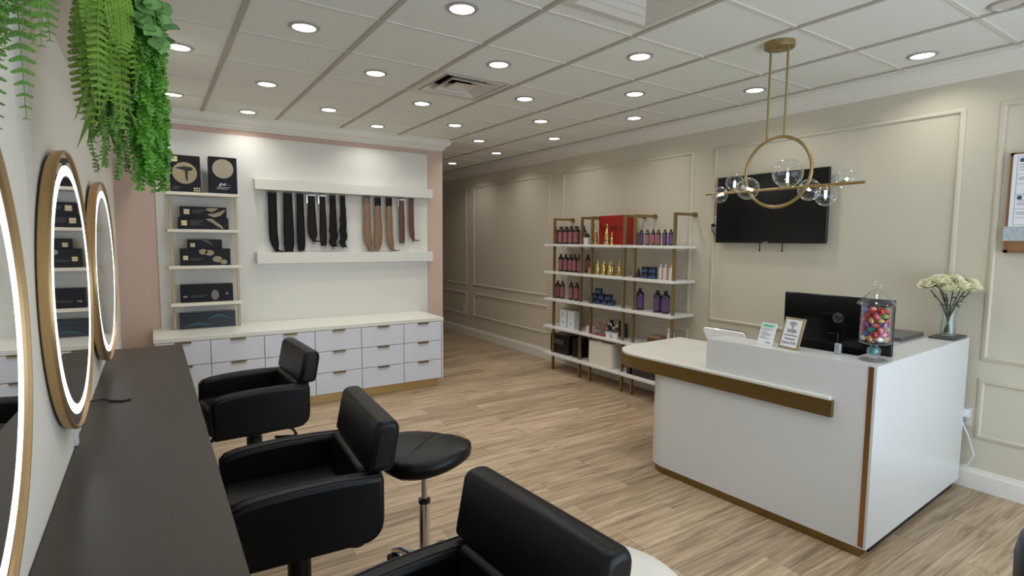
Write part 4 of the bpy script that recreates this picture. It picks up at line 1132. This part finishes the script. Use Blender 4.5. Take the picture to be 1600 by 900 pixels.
def petal(mb, c, ang, r, h, w, open_, M):
    n_, m_ = 6, 5; g = []
    for i in range(m_+1):
        f = i/m_; row = []
        for j in range(n_+1):
            q = j/n_-.5
            ww = w*(math.sin(PI*min(1, .18+f*.72)))**.6
            rad = r*(.25+.75*math.sin(f*PI/2)) + open_*f**2.2
            aa = ang + q*ww
            z = h*f - open_*.55*max(0, f-.55)**1.2*2 - .25*h*(q*2)**2*f*.25
            row.append(mb.bm.verts.new(M @ Vector((rad*math.cos(aa), rad*math.sin(aa), z)) + c))
        g.append(row)
    for i in range(m_):
        for j in range(n_): mb.face([g[i][j], g[i][j+1], g[i+1][j+1], g[i+1][j]])
random.seed(5)
rp = [(-.115, .02, .335, 'at the far left of the bouquet'), (-.055, -.045, .318, 'low at the front left of the bouquet'), (-.03, .05, .36, 'at the back of the bouquet'), (.03, -.05, .328, 'at the front centre of the bouquet'), (.045, .04, .362, 'topmost at the back right of the bouquet'), (.105, -.03, .322, 'low at the right of the bouquet'), (.125, .035, .345, 'at the far right of the bouquet'), (-.075, -.005, .358, 'upper left of the bouquet')]
rt = Vector((.834, -.552, 0)); fd = Vector((.552, .834, 0))
for i, (a, b, z, lb) in enumerate(rp):
    hd = rt*a + fd*b*.75
    base = Vector((0, 0, .016)) - hd*.16; mid = Vector((0, 0, .10)) + hd*.05
    t = thing('rose', 'creamy white rose ' + lb, 'rose', (VX, VY, VZ), 0, 'white roses in the glass vase')
    top_ = hd + Vector((0, 0, z-.05)); q1 = Vector((0, 0, .19)) + hd*.33
    MB().tube([base, mid, q1, top_], .0032, 6).build('stem', STEM, t, smooth=60)
    mb = MB(); ax = (hd*.8 - fd*.06 + Vector((0, 0, .2))).normalized(); M = Vector((0, 0, 1)).rotation_difference(ax).to_matrix()
    c_ = top_
    for (np_, r, h, w, op) in ((3, .008, .062, 2.6, 0), (4, .016, .066, 2.2, .003), (5, .026, .064, 1.9, .006), (6, .036, .060, 1.7, .012), (6, .042, .048, 1.6, .018)):
        for k in range(np_): petal(mb, c_, 2*PI*k/np_ + np_*.7 + i, r, h, w, op, M)
    mb.lathe([(0, -.004), (.012, 0), (.02, .012), (.012, .02), (0, .022)], 10, c_, M)
    mb.build('bloom', ROSE, t, smooth=70)
    mb = MB()
    for k in range(5):
        f = .30+.13*k; p = q1.lerp(top_, f-.25 if f > .25 else 0); d = Vector((math.cos(i*2+k*2.3), math.sin(i*2+k*2.3), -.35 if k == 0 else .15)); l = .05
        s = d.cross(Vector((0, 0, 1))).normalized()*.012
        v = [mb.bm.verts.new(x) for x in (p, p+d*l*.45+s, p+d*l, p+d*l*.45-s)]
        mb.face([v[0], v[1], v[2]]); mb.face([v[0], v[2], v[3]])
    mb.build('leaf', LEAF, t)
# printer behind the end panel
pr = thing('desk_printer', 'white desk printer with a grey lid beside the vase', 'printer', D(.33, 1.06, .764), DTH)
B((-.17, -.13, 0), (.20, .13, .165)).build('housing', CUPW, pr, bev=.006); B((-.172, -.133, .18), (.202, .133, .205)).build('lid', mat('printer_lid', (92, 92, 90), .35, var=.05), pr, bev=.004); B((-.165, -.125, .165), (.195, .125, .18)).build('scanner_bed', CUPW, pr)

# ------------------------------------------------------------------ hanging greenery under the soffit
FERN = mat('fern_green', (118, 156, 48), .55, var=.55, scale=14)
FERN2 = mat('fern_deep', (96, 138, 54), .55, var=.5, scale=14)
TRAIL = mat('trailing_green', (88, 146, 40), .5, var=.6, scale=18)
VINE = mat('vine_leaf', (118, 164, 92), .5, var=.55, scale=40)
GRASSY = mat('blade_green', (92, 128, 40), .55, var=.35, scale=14)
def leaflet(mb, p, d, up, l, w):
    s = d.cross(up)
    if s.length < 1e-5: return
    s = s.normalized()*w; n_ = up.normalized()*w*.3
    v = [mb.bm.verts.new(x) for x in (p, p+d*l*.4+s-n_, p+d*l, p+d*l*.4-s-n_)]
    m_ = mb.bm.verts.new(p+d*l*.5+n_*.4)
    for a, b in ((0, 1), (1, 2), (2, 3), (3, 0)): mb.face([v[a], v[b], m_])
def frond(mb, p0, out, L, ll, n, droop=1.0, facing=None):
    """arching frond: leaves in pairs along a drooping stem"""
    p = Vector(p0); d = (Vector(out) + Vector((0, 0, .1))).normalized(); pts = [p.copy()]
    st_ = L/n
    face_ = Vector(facing if facing is not None else (random.uniform(-.4, .4), -1, random.uniform(-.2, .2))).normalized()
    for k in range(n):
        d = (d + Vector((0, 0, -1))*droop*.16).normalized()
        p = p + d*st_; pts.append(p.copy())
        f = k/n
        side = d.cross(face_).normalized()
        l = ll*(math.sin(PI*min(1, .15+f*.85))**.7)
        for s in (-1, 1):
            dd = (side*s + d*.45 + Vector((random.uniform(-.12, .12), random.uniform(-.12, .12), 0))).normalized()
            # each pinna carries small lobes
            m_ = 4
            for j in range(m_):
                q = p + dd*l*(j/m_)
                leaflet(mb, q, (dd + d*.8).normalized(), face_, l*.42*(1-.5*j/m_), l*.15)
                leaflet(mb, q, (dd - d*.6).normalized(), face_, l*.38*(1-.5*j/m_), l*.15)
            leaflet(mb, p+dd*l*.7, dd, face_, l*.38, l*.13)
    mb.tube(pts, [.0022*(1-.7*i/len(pts)) for i in range(len(pts))], 5)
def strand(mb, p0, L, n, l, w, sway=.02, leafy=3):
    p = Vector(p0); a = random.uniform(0, 6); pts = [p.copy()]
    ph = random.uniform(0, 6)
    for k in range(n):
        p = p + Vector((sway*math.sin(ph+k*.35)/n*3, sway*math.cos(ph*1.3+k*.3)/n*3, -L/n)); pts.append(p.copy())
        for j in range(leafy):
            a += 2.2; d = Vector((math.cos(a), math.sin(a), random.uniform(-.9, .1))).normalized()
            leaflet(mb, p, d, Vector((random.uniform(-1, 1), -1, .4)), l*random.uniform(.7, 1.2), w)
    mb.tube(pts, .0012, 4)
random.seed(21)
def basket(par, r=.05):
    pass
# left fern
lf = thing('hanging_fern', 'feathery green fern hanging at the upper left corner', 'hanging plant', (-.178, 1.22, ZS), 0, 'greenery hanging from the soffit')
mb = MB()
for k in range(13):
    a = random.uniform(-.45, .6); L = random.uniform(.30, .42)
    frond(mb, (random.uniform(-.035, .03), random.uniform(-.05, .05), 0), (a*.35, random.uniform(-.25, .2), -.6), L, random.uniform(.022, .032), 22, 1.0, (random.uniform(-.8, .8), -1, .2))
frond(mb, (-.02, 0, 0), (-.0, -.02, -1), .49, .024, 24, .8); frond(mb, (.0, 0, 0), (.08, 0, -1), .47, .026, 24, .7)
mb.build('fronds', FERN2, lf)
HP = (-.04, 1.75)
# yellow-green fern
yf = thing('hanging_fern', 'yellow-green fern forming the left side of the large hanging cluster', 'hanging plant', (HP[0]-.03, HP[1], ZS), 0, 'greenery hanging from the soffit')
mb = MB()
for k in range(40):
    L = random.uniform(.2, .42)
    frond(mb, (random.uniform(-.04, .04), random.uniform(-.07, .05), random.uniform(-.03, 0)), (random.uniform(-.34, .26), random.uniform(-.35, .3), -.7), L, random.uniform(.02, .034), 21, 1.1, (random.uniform(-1, 1), -1, random.uniform(-.4, .4)))
mb.build('fronds', FERN, yf)
# grassy blades and thin tails in the middle
gb = thing('hanging_grass', 'long-bladed olive green plant at the bottom middle of the hanging cluster', 'hanging plant', (HP[0]-.015, HP[1]-.01, ZS), 0, 'greenery hanging from the soffit')
mb = MB()
for k in range(60):
    x0 = random.uniform(-.05, .05); p = Vector((x0, random.uniform(-.05, .05), random.uniform(-.36, -.16)))
    d = Vector((random.uniform(-.5, .4)+x0*3, random.uniform(-.4, .4), -1)).normalized(); leaflet(mb, p, d, Vector((random.uniform(-.5, .5), -1, .2)), random.uniform(.07, .12), .006)
for k in range(8): mb.tube([(random.uniform(-.04, .04), random.uniform(-.03, .03), 0), (random.uniform(-.05, .05), random.uniform(-.04, .04), -.36)], .0016, 5)
mb.build('blades', GRASSY, gb)
mb = MB()
for k in range(13): strand(mb, (random.uniform(-.055, .055), random.uniform(-.04, .04), -.3), random.uniform(.12, .235), 22, .011, .0042, .012, 3)
mb.build('tails', FERN2, gb)
# bright trailing plant
tp_ = thing('trailing_plant', 'bright green small-leaved plant trailing down the right side of the cluster', 'hanging plant', (HP[0]+.055, HP[1], ZS), 0, 'greenery hanging from the soffit')
mb = MB()
for k in range(58):
    r = .038*math.sqrt(random.random()); a = random.uniform(0, 6.28)
    strand(mb, (r*math.cos(a)-.005, r*math.sin(a)*1.2, random.uniform(-.12, 0)), random.uniform(.33, .44), 38, .015, .007, .010, 3)
mb.build('foliage', TRAIL, tp_)
# broad-leaved vine
bv = thing('leafy_vine', 'pale veined broad-leaved vine at the top right of the hanging cluster', 'hanging plant', (HP[0]+.04, HP[1]-.02, ZS), 0, 'greenery hanging from the soffit')
mb = MB()
for k in range(64):
    z = -random.uniform(.0, .17); p = Vector((random.uniform(-.05, .05), random.uniform(-.05, .03), z))
    d = Vector((random.uniform(-.3, .9), random.uniform(-.7, .2), random.uniform(-.8, .2))).normalized()
    l = random.uniform(.035, .055); up = Vector((random.uniform(-.4, .4), -1, .5)).normalized(); s = d.cross(up).normalized(); n_ = s.cross(d)
    prev = None; rows = []
    for i in range(6):
        f = i/5; ww = .42*l*math.sin(PI*f**.75)+.0003
        c_ = p + d*l*f - n_*.006*f*f
        rows.append([mb.bm.verts.new(c_ - s*ww + n_*.003), mb.bm.verts.new(c_), mb.bm.verts.new(c_ + s*ww + n_*.003)])
    for a_, b_ in zip(rows, rows[1:]):
        for j in range(2): mb.face([a_[j], a_[j+1], b_[j+1], b_[j]])
mb.build('leaves', VINE, bv, smooth=70)
mb = MB()
for k in range(5): mb.tube([(random.uniform(-.02, .02), 0, 0), (random.uniform(-.04, .04), -.01, -.09), (random.uniform(-.03, .05), -.02, -.17)], .002, 5)
mb.build('stems', GRASSY, bv)
